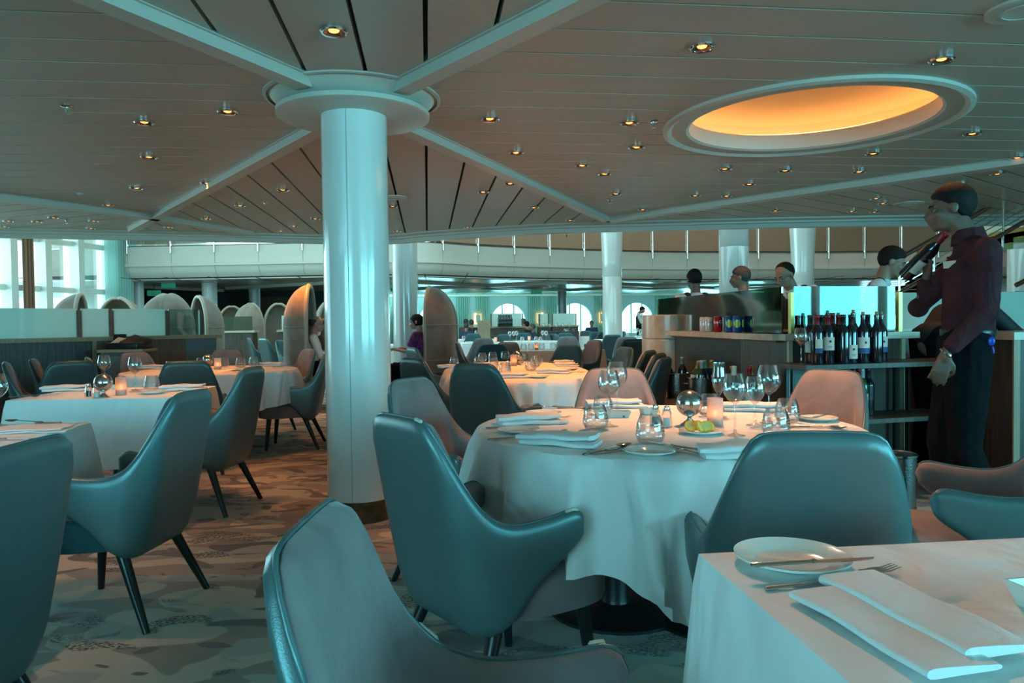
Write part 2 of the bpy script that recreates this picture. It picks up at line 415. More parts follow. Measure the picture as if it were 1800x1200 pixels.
# ---- ceiling planks: sectors between the beams
col_c = atd(629, 600, 4.48); CX, CY = col_c.x, 4.48
cove_c = Vector((2.055, 5.12)); CR = 0.95
def beam_pts(a, b, z=2.46): return at(*a, z), at(*b, z)
b1 = beam_pts((150, 0), (545, 160)); b2 = beam_pts((1045, 0), (695, 168)); b3 = beam_pts((560, 240), (232, 408)); b4 = beam_pts((725, 240), (1068, 391))
b5 = beam_pts((1068, 391), (1800, 290)); b6 = beam_pts((-200, 327), (268, 386)); b7 = beam_pts((268, 386), (440, 414))
def ext(p, q, k):  # from p through q, k metres past q
    d = (q - p).to_2d().normalized(); return q.to_2d() + d * k
c2 = Vector((CX, CY))
far1 = ext(b1[1], b1[0], 3.2); far2 = ext(b2[1], b2[0], 3.2); far5 = ext(b5[0], b5[1], 5.0); far6 = ext(b6[1], b6[0], 3.0)
edge2 = [p.to_2d() for p in edge]
def split_edge(px):  # index on the edge nearest a point
    return min(range(len(edge2)), key=lambda i: (edge2[i] - px).length)
ib3 = split_edge(b3[1].to_2d()); ib4 = split_edge(b4[1].to_2d()); ib7 = split_edge(b7[1].to_2d())
sectors = [
    ([c2, far1, Vector((far1.x, -4.2)), Vector((far2.x, -4.2)), far2], 'B'),
    ([c2, far2, Vector((12, far2.y)), Vector((14, far5.y)), far5, b5[0].to_2d()], 'A'),
    ([c2, b4[1].to_2d()] + [edge2[i] for i in range(ib4, ib3 - 1, -1)] + [b3[1].to_2d()], 'B'),
    ([c2, b3[1].to_2d(), b6[1].to_2d(), far6, Vector((-14, far1.y)), far1], 'A'),
    ([b5[0].to_2d(), far5] + [edge2[i] for i in range(len(edge2) - 1, ib4 - 1, -1)], 'D'),
    ([b6[1].to_2d(), b3[1].to_2d()] + [edge2[i] for i in range(ib3, -1, -1)] + [far6], 'E'),
]
import mathutils.geometry as mg
def planks(bm, sector, mode):
    ang = {'A': SHIP, 'B': SHIP + PI / 2, 'D': SHIP + R(32), 'E': SHIP - R(28)}[mode]
    u = Vector((math.cos(ang), math.sin(ang))); v = Vector((-u.y, u.x))
    tri = mg.tessellate_polygon([[Vector((p.x, p.y, 0)) for p in sector]])
    pitch = 0.31 if mode in 'AE' else 0.32
    gap = 0.016 if mode == 'A' else 0.022
    for t in tri:
        T = [sector[i] for i in t]
        if (T[1] - T[0]).cross(T[2] - T[0]) < 0: T = T[::-1]
        vs = [p.dot(v) for p in T]
        k = math.floor(min(vs) / pitch)
        while k * pitch < max(vs):
            for (a, bb, z, mi) in ((k * pitch, (k + 1) * pitch - gap, ZC, 0), ((k + 1) * pitch - gap, (k + 1) * pitch, ZC + (0.012 if mode == 'A' else 0.05), 1 if mode == 'A' else 2)):
                P = [(p.x, p.y) for p in T]
                P = clip(P, v.x, v.y, bb); 
                if len(P) > 2: P = clip(P, -v.x, -v.y, -a)
                if len(P) > 2: pieces.append((P, z, mi))
            k += 1
bm = B()
def emit_piece(P, z, mi):
    """split the piece round the cove opening, then add it"""
    near = mode == 'A' and min((Vector(p) - cove_c).length for p in P) < 8 and P
    if not near: 
        if len(P) > 2: prism(bm, P, z, ZC + 0.06, mi)
        return
    u = AX; v = AY
    vs = [Vector(p).dot(v) for p in P]; vc = cove_c.dot(v); uc = cove_c.dot(u)
    lo, hi = min(vs), max(vs)
    if hi < vc - CR or lo > vc + CR: prism(bm, P, z, ZC + 0.06, mi); return
    cuts = sorted({lo, hi, *[x for x in [vc - CR + i * CR / 12 for i in range(25)] if lo < x < hi]})
    for a, bb in zip(cuts, cuts[1:]):
        Q = clip(clip(P, v.x, v.y, bb), -v.x, -v.y, -a)
        if len(Q) < 3: continue
        ha = math.sqrt(max(0, CR * CR - (a - vc) ** 2)); hb = math.sqrt(max(0, CR * CR - (bb - vc) ** 2))
        if ha == 0 and hb == 0: prism(bm, Q, z, ZC + 0.06, mi); continue
        for s in (-1, 1):
            # line through (uc+s*ha, a), (uc+s*hb, bb); keep the outer side
            p0 = u * (uc + s * ha) + v * a; p1 = u * (uc + s * hb) + v * bb
            d = (p1 - p0); nrm = Vector((d.y, -d.x)).normalized()
            if nrm.dot(u) * s > 0: nrm = -nrm
            W = clip(Q, nrm.x, nrm.y, nrm.dot(p0))
            if len(W) > 2: prism(bm, W, z, ZC + 0.06, mi)
for sec, mode in sectors:
    pieces = []
    planks(bm, sec, mode)
    for P, z, mi in pieces:
        emit_piece(P, z, mi)
struct('ceiling', bm, [M['ceil'], M['gapw'], M['dark']])
bm = B(); box(bm, -0.5, 0.5, -0.5, 0.5, 0, 0.02)
bm.free()
# dark plenum over the planks
bm = B()
prism(bm, [(-16, -4.3), (14, -4.3), (14, 3.9), (-16, 3.9)], ZC + 0.5, ZC + 0.55)
prism(bm, [(-16, 3.9), (14, 3.9)] + [(p.x, p.y) for p in reversed(edge2)], ZC + 0.5, ZC + 0.55)
struct('ceiling_deck', bm, M['dark'])

# ---- beams
def beam(name, p, q, wd=0.105, z0=2.46, z1=2.53):
    p = p.to_2d() if len(p) > 2 else p; q = q.to_2d() if len(q) > 2 else q
    d = (q - p).normalized(); n = Vector((-d.y, d.x)) * wd / 2; m2 = n * 1.35
    bm = B()
    lo = [p + n, p - n, q - n, q + n]; hi = [p + m2, p - m2, q - m2, q + m2]
    vl = [bm.verts.new((a.x, a.y, z0)) for a in lo]; vm = [bm.verts.new((a.x, a.y, z1 - 0.015)) for a in lo]
    vh = [bm.verts.new((a.x, a.y, z1 - 0.015)) for a in hi]; vt = [bm.verts.new((a.x, a.y, z1)) for a in hi]
    bm.faces.new(vl)
    for A, Bv in ((vl, vm), (vm, vh), (vh, vt)):
        for i in range(4): bm.faces.new((A[i], A[(i + 1) % 4], Bv[(i + 1) % 4], Bv[i]))
    bm.faces.new(vt[::-1])
    return struct(name, bm, M['ceil_trim'])
k0 = 0.44
def off(p): d = (p.to_2d() - c2).normalized(); return c2 + d * k0
beam('trim_1', off(b1[1]), far1); beam('trim_2', off(b2[1]), far2); beam('trim_3', off(b3[0]), b3[1]); beam('trim_4', off(b4[0]), b4[1])
beam('trim_5', b5[0], far5, 0.16); beam('trim_6', far6, b6[1], 0.14); beam('trim_7', b7[0], b7[1], 0.14)
# ---- ceiling edge fascia with a stepped moulding
bm = B()
prof = [(-0.30, 2.53), (-0.30, 2.50), (-0.10, 2.50), (-0.10, 2.475), (-0.02, 2.475), (0.0, 2.42), (0.12, 2.42), (0.12, 2.56), (0.2, 2.56), (0.2, 3.1)]
def sweep(bm, path, prof, mi=0, mis=None):
    rows = []
    for i, p in enumerate(path):
        a = path[max(i - 1, 0)]; c_ = path[min(i + 1, len(path) - 1)]
        d = (Vector((c_.x, c_.y)) - Vector((a.x, a.y))).normalized(); n = Vector((-d.y, d.x))
        rows.append([bm.verts.new((p.x + n.x * o, p.y + n.y * o, z)) for o, z in prof])
    for r0, r1 in zip(rows, rows[1:]):
        for j in range(len(prof) - 1):
            f = bm.faces.new((r0[j], r1[j], r1[j + 1], r0[j + 1])); f.material_index = mis[j] if mis else mi
sweep(bm, edge, prof)
struct('trim_8', bm, M['ceil_trim'], 30)

# ---- cove ring and dome
bm = B()
lathe(bm, [(CR + 0.03, ZC + 0.03), (CR + 0.03, ZC - 0.02), (CR, ZC - 0.03), (CR - 0.03, ZC - 0.012), (CR - 0.13, ZC - 0.012), (CR - 0.15, ZC), (CR - 0.15, ZC + 0.10), (CR - 0.13, ZC + 0.115), (CR + 0.02, ZC + 0.115), (CR + 0.02, ZC + 0.03)], 72, xf((cove_c.x, cove_c.y, 0)), closed=True)
o = obj('cove_ring', bm, M['ceil_trim'], None, 25)
cove = thing('ceiling_cove_light', 'large round recessed ceiling cove glowing orange above the wine station', 'ceiling light', (0, 0, 0))
o.parent = cove
bm = B()
lathe(bm, [(CR + 0.02, ZC + 0.11), (CR + 0.05, ZC + 0.16), (CR + 0.03, ZC + 0.22), (CR - 0.12, ZC + 0.30), (CR * 0.6, ZC + 0.37), (CR * 0.3, ZC + 0.405), (0, ZC + 0.415)], 72, xf((cove_c.x, cove_c.y, 0)))
obj('dome', bm, mat('cove_dome_paint', (0.50, 0.40, 0.29), 0.6), cove, 40)
bm = B()
lathe(bm, [(CR - 0.06, ZC + 0.12), (CR - 0.06, ZC + 0.135), (CR - 0.02, ZC + 0.135), (CR - 0.02, ZC + 0.12)], 72, xf((cove_c.x, cove_c.y, 0)), closed=True)
obj('light_strip', bm, mat('led_strip', (1, 0.6, 0.3), 0.5, emit=(1.0, 0.47, 0.14), es=9.5), cove)

# ---- column with disc capital
def column(name, x, y, r, ztop, label, disc=True, band=True, flare=None, paint='white_paint'):
    t = thing(name, label, 'column', (x, y, 0))
    bm = B()
    k = 0.0 if not band else 0.125
    prof = [(r, k), (r, ztop)] if not flare else [(r, k), (r, flare[0] - 0.01), (r * 0.97, flare[0]), (r, flare[0] + 0.01)] + [(r * (1 + (flare[1] - 1) * (q / 8) ** 1.7), flare[0] + (ztop - flare[0]) * q / 8) for q in range(1, 9)]
    lathe(bm, prof, 64)
    box(bm, -0.0015, 0.0015, -r - 0.0007, -r + 0.01, k, ztop if not flare else flare[0], xf(rz=R(-2)), mi=1)
    obj('shaft', bm, [M[paint], M['seam']], t, 35)
    if band:
        bm = B(); lathe(bm, [(r + 0.004, 0), (r + 0.004, 0.125), (r - 0.01, 0.13)], 64)
        box(bm, -0.002, 0.002, -r - 0.0055, -r, 0, 0.125, xf(rz=R(-2)))
        obj('kick_band', bm, M['brass'], t, 35)
    if disc:
        bm = B(); lathe(bm, [(r, ztop - 0.11), (0.44, ztop - 0.115), (0.452, ztop - 0.11), (0.452, ztop - 0.085), (0.44, ztop - 0.08), (r, ztop - 0.08)], 64, closed=True)
        obj('disc_capital', bm, M['ceil_trim'], t, 35)
        bm = B(); lathe(bm, [(0.40, ztop - 0.07), (0.44, ztop - 0.05), (0.47, ztop - 0.02), (0.49, ztop), (0.52, ztop + 0.002), (0.52, ztop - 0.008), (0.50, ztop - 0.012)], 64)
        obj('ceiling_ring', bm, M['ceil_trim'], t, 50)
    return t
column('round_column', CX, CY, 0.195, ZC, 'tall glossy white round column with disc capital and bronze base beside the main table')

# ---- the wall behind the camera, its windows open to the daylight
bm = B()
yb = -3.7
for x0, x1, z0, z1 in ((-16, -6, 0, 2.6), (-0.9, 3.0, 0, 2.6), (8.4, 14, 0, 2.6), (-6, -0.9, 0, 0.7), (3.0, 8.4, 0, 0.7), (-6, -0.9, 2.4, 2.6), (3.0, 8.4, 2.4, 2.6)):
    box(bm, x0, x1, yb - 0.2, yb, z0, z1)
struct('wall_back', bm, M['wall_cream'])
bm = B()
for y0, y1, z0, z1 in ((-4, -3, 0, 2.6), (2.0, 10.1, 0, 2.6), (-3, 2.0, 0, 0.8), (-3, 2.0, 2.4, 2.6)): box(bm, 9.2, 9.4, y0, y1, z0, z1)
struct('wall_right', bm, M['wall_brown'])
for i, (x, y, n_, horiz) in enumerate(((9.15, -3.0, 4, False), (3.0, -3.72, 4, True), (-6.0, -3.72, 4, True))):
    t = thing('window_%d' % (20 + i), 'window frame', 'window'); t['kind'] = 'structure'; del t['category']
    bm = B(); span = 5.0 if not horiz else 5.4 if i == 1 else 5.1
    for k in range(n_ + 1):
        q = k * span / n_
        if horiz: box(bm, x + q - 0.05, x + q + 0.05, y + 0.0, y + 0.12, 0.7, 2.4)
        else: box(bm, x - 0.7, x - 0.6, y + q - 0.05, y + q + 0.05, 0.7, 2.4)
    obj('window_frame', bm, M['mullion'], t)
bm = B(); box(bm, -9.2, -9.0, -4, 5.0, 0, 2.6); struct('wall_left', bm, M['wall_brown'])

# ---- left window wall
def on_line(px, P, Q, py=575):
    d = ray(px, py); d = Vector((d.x, d.y)); e = Q - P
    den = d.x * e.y - d.y * e.x
    s = (P.x * d.y - P.y * d.x) / -(e.x * d.y - e.y * d.x)
    return P + e * s
Ld = (WL1 - WL0).normalized(); Ln = Vector((-Ld.y, Ld.x))   # Ln points outwards (left)
def wbox(bm, P, Q, th0, th1, z0, z1, n, mi=0):
    pts = [P + n * th0, Q + n * th0, Q + n * th1, P + n * th1]
    return prism(bm, [(p.x, p.y) for p in pts], z0, z1, mi)
bm = B()
wbox(bm, WL0, WL1, 0.0, 0.25, 0, 0.75, Ln); wbox(bm, WL0, WL1, 0.0, 0.25, 5.6, 7.0, Ln)
struct('wall_left_window', bm, M['mullion'])
win = thing('window_1', 'tall two storey window wall with cream mullions', 'window'); win['kind'] = 'structure'; del win['category']
bm = B()
for i, px in enumerate([-210, -150, -95, -44, 14, 75, 133, 190]):
    q = on_line(px, WL0, WL1)
    wbox(bm, q - Ld * 0.10, q + Ld * 0.10, -0.25, 0.25, 0.7, 5.7, Ln)
for z in (2.18, 3.45, 4.8):
    wbox(bm, WL0, WL1, -0.06, 0.1, z - 0.07, z + 0.07, Ln)
obj('window_frame', bm, M['mullion'], win)
bm = B(); wbox(bm, WL0, WL1, 0.05, 0.06, 0.7, 5.7, Ln); obj('window_pane', bm, M['glass'], win)
# drapes
def drape(name, P, Q, z0, z1, m, label, folds, amp=0.05, cat='curtain', group=None, n=None):
    d = (Q - P); ln = d.length; d.normalize(); nn = Vector((-d.y, d.x))
    bm = B(); k = folds * 8
    grid(bm, k + 1, 6, lambda u, v: (P.x + d.x * ln * u + nn.x * amp * math.sin(u * folds * 2 * PI), P.y + d.y * ln * u + nn.y * amp * math.sin(u * folds * 2 * PI + 0.2), z0 + (z1 - z0) * v))
    o = obj(name, bm, m, None, 80); return tag(o, label, cat, group)
q0, q1 = on_line(23, WL0, WL1), on_line(41, WL0, WL1)
drape('window_drape', q0 - Ln * 0.35, q1 - Ln * 0.35, 0.1, 5.6, M['curtain_brown'], 'narrow brown drape hanging between tall left windows', 3)
q0, q1 = on_line(168, WL0, WL1), WL1 - Ld * 0.1
drape('sheer_curtain', q0 - Ln * 0.4, q1 - Ln * 0.35, 0.1, 5.6, M['curtain_blue'], 'blue-green sheer curtain gathered at the end of the tall windows', 10, 0.07)

# ---- atrium: balcony band
bm = B()
prof = [(0.2, 2.528), (0.2, 2.52), (0.06, 2.52), (0.06, 2.60), (0.0, 2.60), (-0.02, 2.62), (-0.10, 2.70), (-0.15, 2.80), (-0.17, 2.92), (-0.23, 2.92), (-0.23, 2.99), (-0.17, 3.0), (-0.17, 3.50), (-0.1, 3.52), (0.1, 3.52), (0.1, 2.7), (3.5, 2.7)]
mis = [0, 0, 1] + [0] * 13
sweep(bm, [p for p in balc], prof, mis=mis)
# seams between the panels
total = 0; seams = []
acc = 0.0; nxt = 0.6
for p, q in zip(balc, balc[1:]):
    d = (q - p); ln = d.length
    while nxt <= acc + ln:
        t = (nxt - acc) / ln; pt = p + d * t; n = Vector((-d.y, d.x, 0)).normalized(); seams.append((pt, n, d.normalized())); nxt += 1.32
    acc += ln
for pt, n, d in seams:
    a = pt - n * 0.174; 
    wb = [a - d * 0.006, a + d * 0.006, a + d * 0.006 + n * 0.02, a - d * 0.006 + n * 0.02]
    prism(bm, [(v.x, v.y) for v in wb], 3.0, 3.5, 2)
    for (o0, z0), (o1, z1) in zip([(0.0, 2.60), (-0.02, 2.62), (-0.10, 2.70), (-0.15, 2.80)], [(-0.02, 2.62), (-0.10, 2.70), (-0.15, 2.80), (-0.17, 2.92)]):
        vs = [bm.verts.new(pt + n * (o - 0.004) + d * s * 0.006 + Vector((0, 0, z - pt.z))) for (o, z, s) in ((o0, z0, -1), (o0, z0, 1), (o1, z1, 1), (o1, z1, -1))]
        f = bm.faces.new(vs); f.material_index = 2
o = obj('balcony_front', bm, [M['panel_white'], M['dark'], M['seam']], None, 30)
tb = thing('balcony', 'curved cream upper balcony across the atrium', 'balcony', (0, 0, 0)); o.parent = tb
tr = thing('balcony_railing', 'glass and chrome railing along the top of the curved balcony', 'railing', (0, 0, 0))
bm = B(); sweep(bm, balc, [(-0.155, 3.53), (-0.155, 4.45), (-0.145, 4.45), (-0.145, 3.53)]); obj('glass_panels', bm, M['rail_glass'], tr)
bm = B(); sweep(bm, balc, [(-0.19, 3.52), (-0.19, 3.57), (-0.11, 3.57), (-0.11, 3.52), (-0.19, 3.52)]); sweep(bm, balc, [(-0.19, 4.45), (-0.19, 4.5), (-0.11, 4.5), (-0.11, 4.45), (-0.19, 4.45)]); obj('rail', bm, M['chrome'], tr, 50)
for pt, n, d in seams:
    bm = B(); a = pt - n * 0.21
    tube(bm, [(0, 0, 3.3), (0, 0, 4.5)], 0.022, 8)
    tube(bm, [(0, 0, 3.75), (n.x * 0.05, n.y * 0.05, 3.75)], 0.03, 8)
    obj('post', bm, M['chrome'], tr, 50, loc=(a.x, a.y, 0))

# ---- lower far ceiling, far walls
def far_line(off_): 
    e = (FW1 - FW0).normalized(); return [FW0 + e * t - Vector((0, off_, 0)) for t in range(-14, 40, 3)]
bm = B()
poly = [(p.x, p.y) for p in balc] + [(30, 43), (-22, 33.5), (-18, 22)]
pts = [Vector((x, y, 0)) for x, y in poly]
for t in mg.tessellate_polygon([pts]): prism(bm, [poly[i] for i in t], 2.53, 2.56)
# far ceiling seams and mouldings
for k in range(26):
    x = -12 + k * 1.2
    a = Vector((x, 20.5 if x < 0 else 24)); bb = Vector((x - 1.6, 37))
    wbox(bm, a, bb, -0.012, 0.012, 2.525, 2.535, Vector((1, 0)), 1)
struct('ceiling_far', bm, [mat('far_ceiling_panel', (0.42, 0.42, 0.38), 0.25), M['dark']])
for i, (a, bb) in enumerate([((690, 497), (1000, 512)), ((1000, 512), (1300, 497)), ((690, 512), (1000, 499)), ((1000, 499), (1350, 512)), ((250, 507), (390, 513)), ((400, 509), (575, 500))]):
    p, q = at(*a, 2.44), at(*bb, 2.44); beam('trim_%d' % (9 + i), p, q, 0.2, 2.44, 2.53)
for i, (px, py) in enumerate([(900, 505), (1150, 505), (1320, 504)]):
    p = at(px, py, 2.5); bm = B(); lathe(bm, [(1.5, 2.53), (1.5, 2.48), (1.42, 2.46), (1.25, 2.46), (1.2, 2.52)], 48, xf((p.x, p.y, 0)))
    struct('trim_%d' % (20 + i), bm, M['ceil_trim'], 30)
# far window wall with arched openings
e = (FW1 - FW0); e.z = 0; e.normalize(); fn = Vector((-e.y, e.x, 0))
def far_s(px): 
    q = on_line(px, FW0.to_2d(), FW1.to_2d()); return (q - FW0.to_2d()).dot(e.to_2d())
arches = [far_s(px) for px in (767, 894, 1012, 1115, 1225)]
arches[3] = far_s(1120)
ARR, AZ = 0.86, 1.22   # arch radius, springing height
bm = B()
def fpt(s, z, o=0.0): p = FW0 + e * s + fn * o; return (p.x, p.y, z)
cuts = [-6.0]
for s in arches: cuts += [s - ARR, s + ARR]
cuts.append(24.0)
for i in range(0, len(cuts), 2):
    a, b_ = cuts[i], cuts[i + 1]
    if b_ > a: wbox(bm, (FW0 + e * a).to_2d(), (FW0 + e * b_).to_2d(), 0, 0.2, 0, ZC + 0.03, fn.to_2d())
for s in arches:
    wbox(bm, (FW0 + e * (s - ARR)).to_2d(), (FW0 + e * (s + ARR)).to_2d(), 0, 0.2, 0, 0.55, fn.to_2d())
    K = 20
    for k in range(K):
        a0, a1 = PI * k / K, PI * (k + 1) / K
        q = [(s + ARR * math.cos(a0), AZ + ARR * math.sin(a0)), (s + ARR * math.cos(a1), AZ + ARR * math.sin(a1))]
        vs = [fpt(q[0][0], q[0][1]), fpt(q[0][0], ZC + 0.03), fpt(q[1][0], ZC + 0.03), fpt(q[1][0], q[1][1])]
        vb = [fpt(x, z, 0.2) for x, z in ((q[0][0], q[0][1]), (q[0][0], ZC + 0.03), (q[1][0], ZC + 0.03), (q[1][0], q[1][1]))]
        A = [bm.verts.new(v) for v in vs]; Bv = [bm.verts.new(v) for v in vb]
        bm.faces.new(A); bm.faces.new(Bv[::-1]); bm.faces.new((A[0], A[3], Bv[3], Bv[0]))
struct('wall_far', bm, M['wall_teal'])
for i, s in enumerate(arches):
    t = thing('window_%d' % (i + 2), 'arched far window', 'window'); t['kind'] = 'structure'; del t['category']
    bm = B()
    for ds in (-0.29, 0.29): 
        wbox(bm, (FW0 + e * (s + ds - 0.03)).to_2d(), (FW0 + e * (s + ds + 0.03)).to_2d(), 0.08, 0.14, 0.55, AZ + ARR - 0.05, fn.to_2d())
    K = 24; rows = []
    obj('window_frame', bm, M['wall_teal'], t)
    bm = B(); f = bm.faces.new([bm.verts.new(fpt(s - ARR, 0.55, 0.1)), bm.verts.new(fpt(s + ARR, 0.55, 0.1))] + [bm.verts.new(fpt(s + ARR * math.cos(PI * k / K), AZ + ARR * math.sin(PI * k / K), 0.1)) for k in range(K + 1)]); bmesh.ops.remove_doubles(bm, verts=bm.verts, dist=1e-4)
    obj('window_pane', bm, M['glass'], t)
ci = 0
for i, s in enumerate(arches):
    for sd in (-1, 1):
        a = s + sd * 0.98; b_ = s + sd * 1.62
        if i == 0 and sd == -1: b_ = s - 2.4
        a, b_ = min(a, b_), max(a, b_)
        P = (FW0 + e * a - fn * 0.12).to_2d(); Q = (FW0 + e * b_ - fn * 0.12).to_2d()
        drape('pleated_curtain', P, Q, 0.05, 2.47, M['curtain'], 'pale green pleated curtain hanging %s the %s arched far window' % (('left of', 'right of')[sd > 0], ('first', 'second', 'third', 'fourth', 'fifth')[i]), 6, 0.05, group='pleated curtains on the far wall')
# wall sconces between the curtains
for px, nm in ((840, 'first'), (949, 'second'), (1058, 'third')):
    s = far_s(px); p = FW0 + e * s - fn * 0.1
    t = thing('wall_sconce', 'small glowing orange wall sconce between far curtains, %s from the left' % nm, 'wall lamp', (p.x, p.y, 1.35), math.atan2(e.y, e.x), 'far wall sconces')
    bm = B(); box(bm, -0.17, 0.17, 0.02, 0.09, -0.26, 0.26, bev=0.02); obj('back_plate', bm, M['sconce'], t)
    bm = B(); box(bm, -0.10, 0.10, -0.06, 0.02, -0.2, 0.2, bev=0.01); obj('grille', bm, M['wall_cream'], t)
# far cornice
bm = B(); wbox(bm, (FW0 - e * 6).to_2d(), (FW0 + e * 24).to_2d(), -0.35, 0, 2.44, 2.53, fn.to_2d()); struct('trim_25', bm, M['ceil_trim'])
# far left dark walls
bm = B(); wbox(bm, Vector((-17, 29.0)), Vector((-7.4, 30.4)), 0, 0.2, 0, 2.55, Vector((0, 1)), 0); struct('wall_far_left', bm, M['wall_dark'])
bm = B(); wbox(bm, Vector((-10.3, 29.3)), Vector((-8.2, 29.6)), 0, 0.1, 0, 2.3, Vector((0, 1)), 0); struct('wall_far_left_panel', bm, M['wall_brown'])
bm = B(); wbox(bm, Vector((-7.4, 30.4)), Vector((FW0 - e * 6).to_2d()), 0, 0.2, 0, 2.55, Vector((-1, 0)), 0); struct('wall_far_side', bm, M['wall_cream'])
bm = B(); wbox(bm, Vector((-11.6, 22.2)), Vector((-17, 29)), 0, 0.2, 0, 7.0, Vector((-1, 0)), 0); struct('wall_left_far', bm, M['wall_cream'])
bm = B(); wbox(bm, Vector((21, 10)), Vector((23, 40)), 0, 0.2, 0, 7.0, Vector((1, 0)), 0); wbox(bm, Vector((9.2, 10.4)), Vector((21, 10.4)), -0.1, 0.1, 0, 7.0, Vector((0, 1)), 0); struct('wall_right_far', bm, M['wall_cream'])
# upper deck behind the balcony and the atrium ceiling
bm = B(); wbox(bm, Vector((-18, 27.5)), Vector((20, 33)), 0, 0.2, 2.7, 7.0, Vector((0, 1)), 0); struct('wall_upper', bm, mat('upper_deck_wall', (0.55, 0.45, 0.38), 0.35))
bm = B(); box(bm, -20, 22, 9.5, 34, 7.0, 7.2); struct('ceiling_upper', bm, M['ceil'])
# ================================================================ furniture and tableware builders
STORE = Vector((0, 0, 0))
# ---- tub armchair: outer leather shell, velvet lining, seat cushion, four tapered legs
def plan(s):
    """point and outward normal of the shell's plan at arc length s from the middle of the back (s>=0: right side)"""
    sg = 1 if s >= 0 else -1; a = abs(s)
    st, r, ang = 0.135, 0.112, R(85)
    if a < st: x, y, nx, ny = a, -0.27, 0, -1
    elif a < st + r * ang:
        t = (a - st) / r; x = st + r * math.sin(t); y = -0.27 + r * (1 - math.cos(t)); nx = math.sin(t); ny = -math.cos(t)
    else:
        q = a - st - r * ang; x = st + r * math.sin(ang) + math.cos(ang) * q; y = -0.27 + r * (1 - math.cos(ang)) + math.sin(ang) * q; nx = math.sin(ang); ny = -math.cos(ang)
    return sg * x, y, sg * nx, ny
SMAX = 0.60
def ztop(a):
    z = interp([(0, 0.905), (0.125, 0.903), (0.158, 0.888), (0.182, 0.855), (0.21, 0.79), (0.245, 0.70), (0.28, 0.638), (0.33, 0.603), (0.38, 0.592), (0.46, 0.596), (0.56, 0.612), (0.70, 0.625)], a)
    return z
def zbot(a):
    return interp([(0, 0.268), (0.28, 0.268), (0.32, 0.29), (0.37, 0.345), (0.44, 0.41), (0.52, 0.47), (0.58, 0.505), (0.70, 0.53)], a)
def smooth_fn(f, a, h=0.025):
    return (f(max(a - h, 0)) + f(max(a - h / 2, 0)) + f(a) + f(a + h / 2) + f(a + h)) / 5
def shell_pt(s, v, inset, depth):
    """outer surface point moved inwards by depth; inset lowers the rim"""
    a = abs(s)
    zt, zb = smooth_fn(ztop, a), smooth_fn(zbot, a)
    e = (SMAX - a) / 0.055
    if e < 1:   # round nose of the arm
        zm, h = (zt + zb) / 2, (zt - zb) / 2
        k = math.sqrt(max(0, 1 - (1 - max(e, 0)) ** 2)); zt, zb = zm + h * k, zm - h * k
    zt -= inset; zb += inset * 0.5
    z = zb + (zt - zb) * v
    x, y, nx, ny = plan(s)
    k = interp([(0.28, 0.97), (0.38, 1.0), (0.48, 1.03), (0.60, 1.04), (0.72, 1.02), (0.90, 0.98)], z)
    x *= k
    wb = 1 - sstep((a - 0.18) / 0.35)
    y += -0.20 * max(z - 0.42, 0) * wb + 0.03 * sstep((0.42 - z) / 0.12) * wb
    tuck = 0.022 * sstep((0.33 - z) / 0.06) * (1 - sstep((a - 0.35) / 0.1))
    d = depth + tuck
    return Vector((x - nx * d, y - ny * d, z))
def slab(d0, d1, inset, rnd, ns=56, nv=12, ro=0.0):
    bm = B()
    def outer(s, v):
        a = abs(s); zt, zb = ztop(a), zbot(a)
        q = min(1, max(0, min((1 - v) * (zt - zb), v * (zt - zb), SMAX - a) / 0.028)); return ro * (1 - math.sqrt(max(0, 1 - (1 - q) ** 2)))
    def thick(s, v):
        a = abs(s); zt, zb = ztop(a), zbot(a)
        dist = min((1 - v) * (zt - zb), v * (zt - zb), (SMAX - a))
        q = min(1, max(0, dist / rnd)); return math.sqrt(max(0, 1 - (1 - q) ** 2))
    def vv(j): t = j / nv; return 0.5 - 0.5 * math.cos(t * PI)      # denser near the rims
    ss = [SMAX * math.sin(PI / 2 * (2 * i / ns - 1)) * 0.35 + SMAX * (2 * i / ns - 1) * 0.65 for i in range(ns + 1)]
    O = [[bm.verts.new(shell_pt(s, vv(j), inset, d0 + outer(s, vv(j)))) for j in range(nv + 1)] for s in ss]
    I = [[bm.verts.new(shell_pt(s, vv(j), inset, d0 + outer(s, vv(j)) + 0.003 + (d1 - d0 - 0.003) * thick(s, vv(j)))) for j in range(nv + 1)] for s in ss]
    for i in range(ns):
        for j in range(nv):
            bm.faces.new((O[i][j], O[i + 1][j], O[i + 1][j + 1], O[i][j + 1])); bm.faces.new((I[i][j + 1], I[i + 1][j + 1], I[i + 1][j], I[i][j]))
        for j in (0, nv): bm.faces.new((O[i][j], I[i][j], I[i + 1][j], O[i + 1][j]))
    for i in (0, ns):
        for j in range(nv): bm.faces.new((O[i][j], O[i][j + 1], I[i][j + 1], I[i][j]))
    bmesh.ops.remove_doubles(bm, verts=bm.verts, dist=0.0004)
    return bm
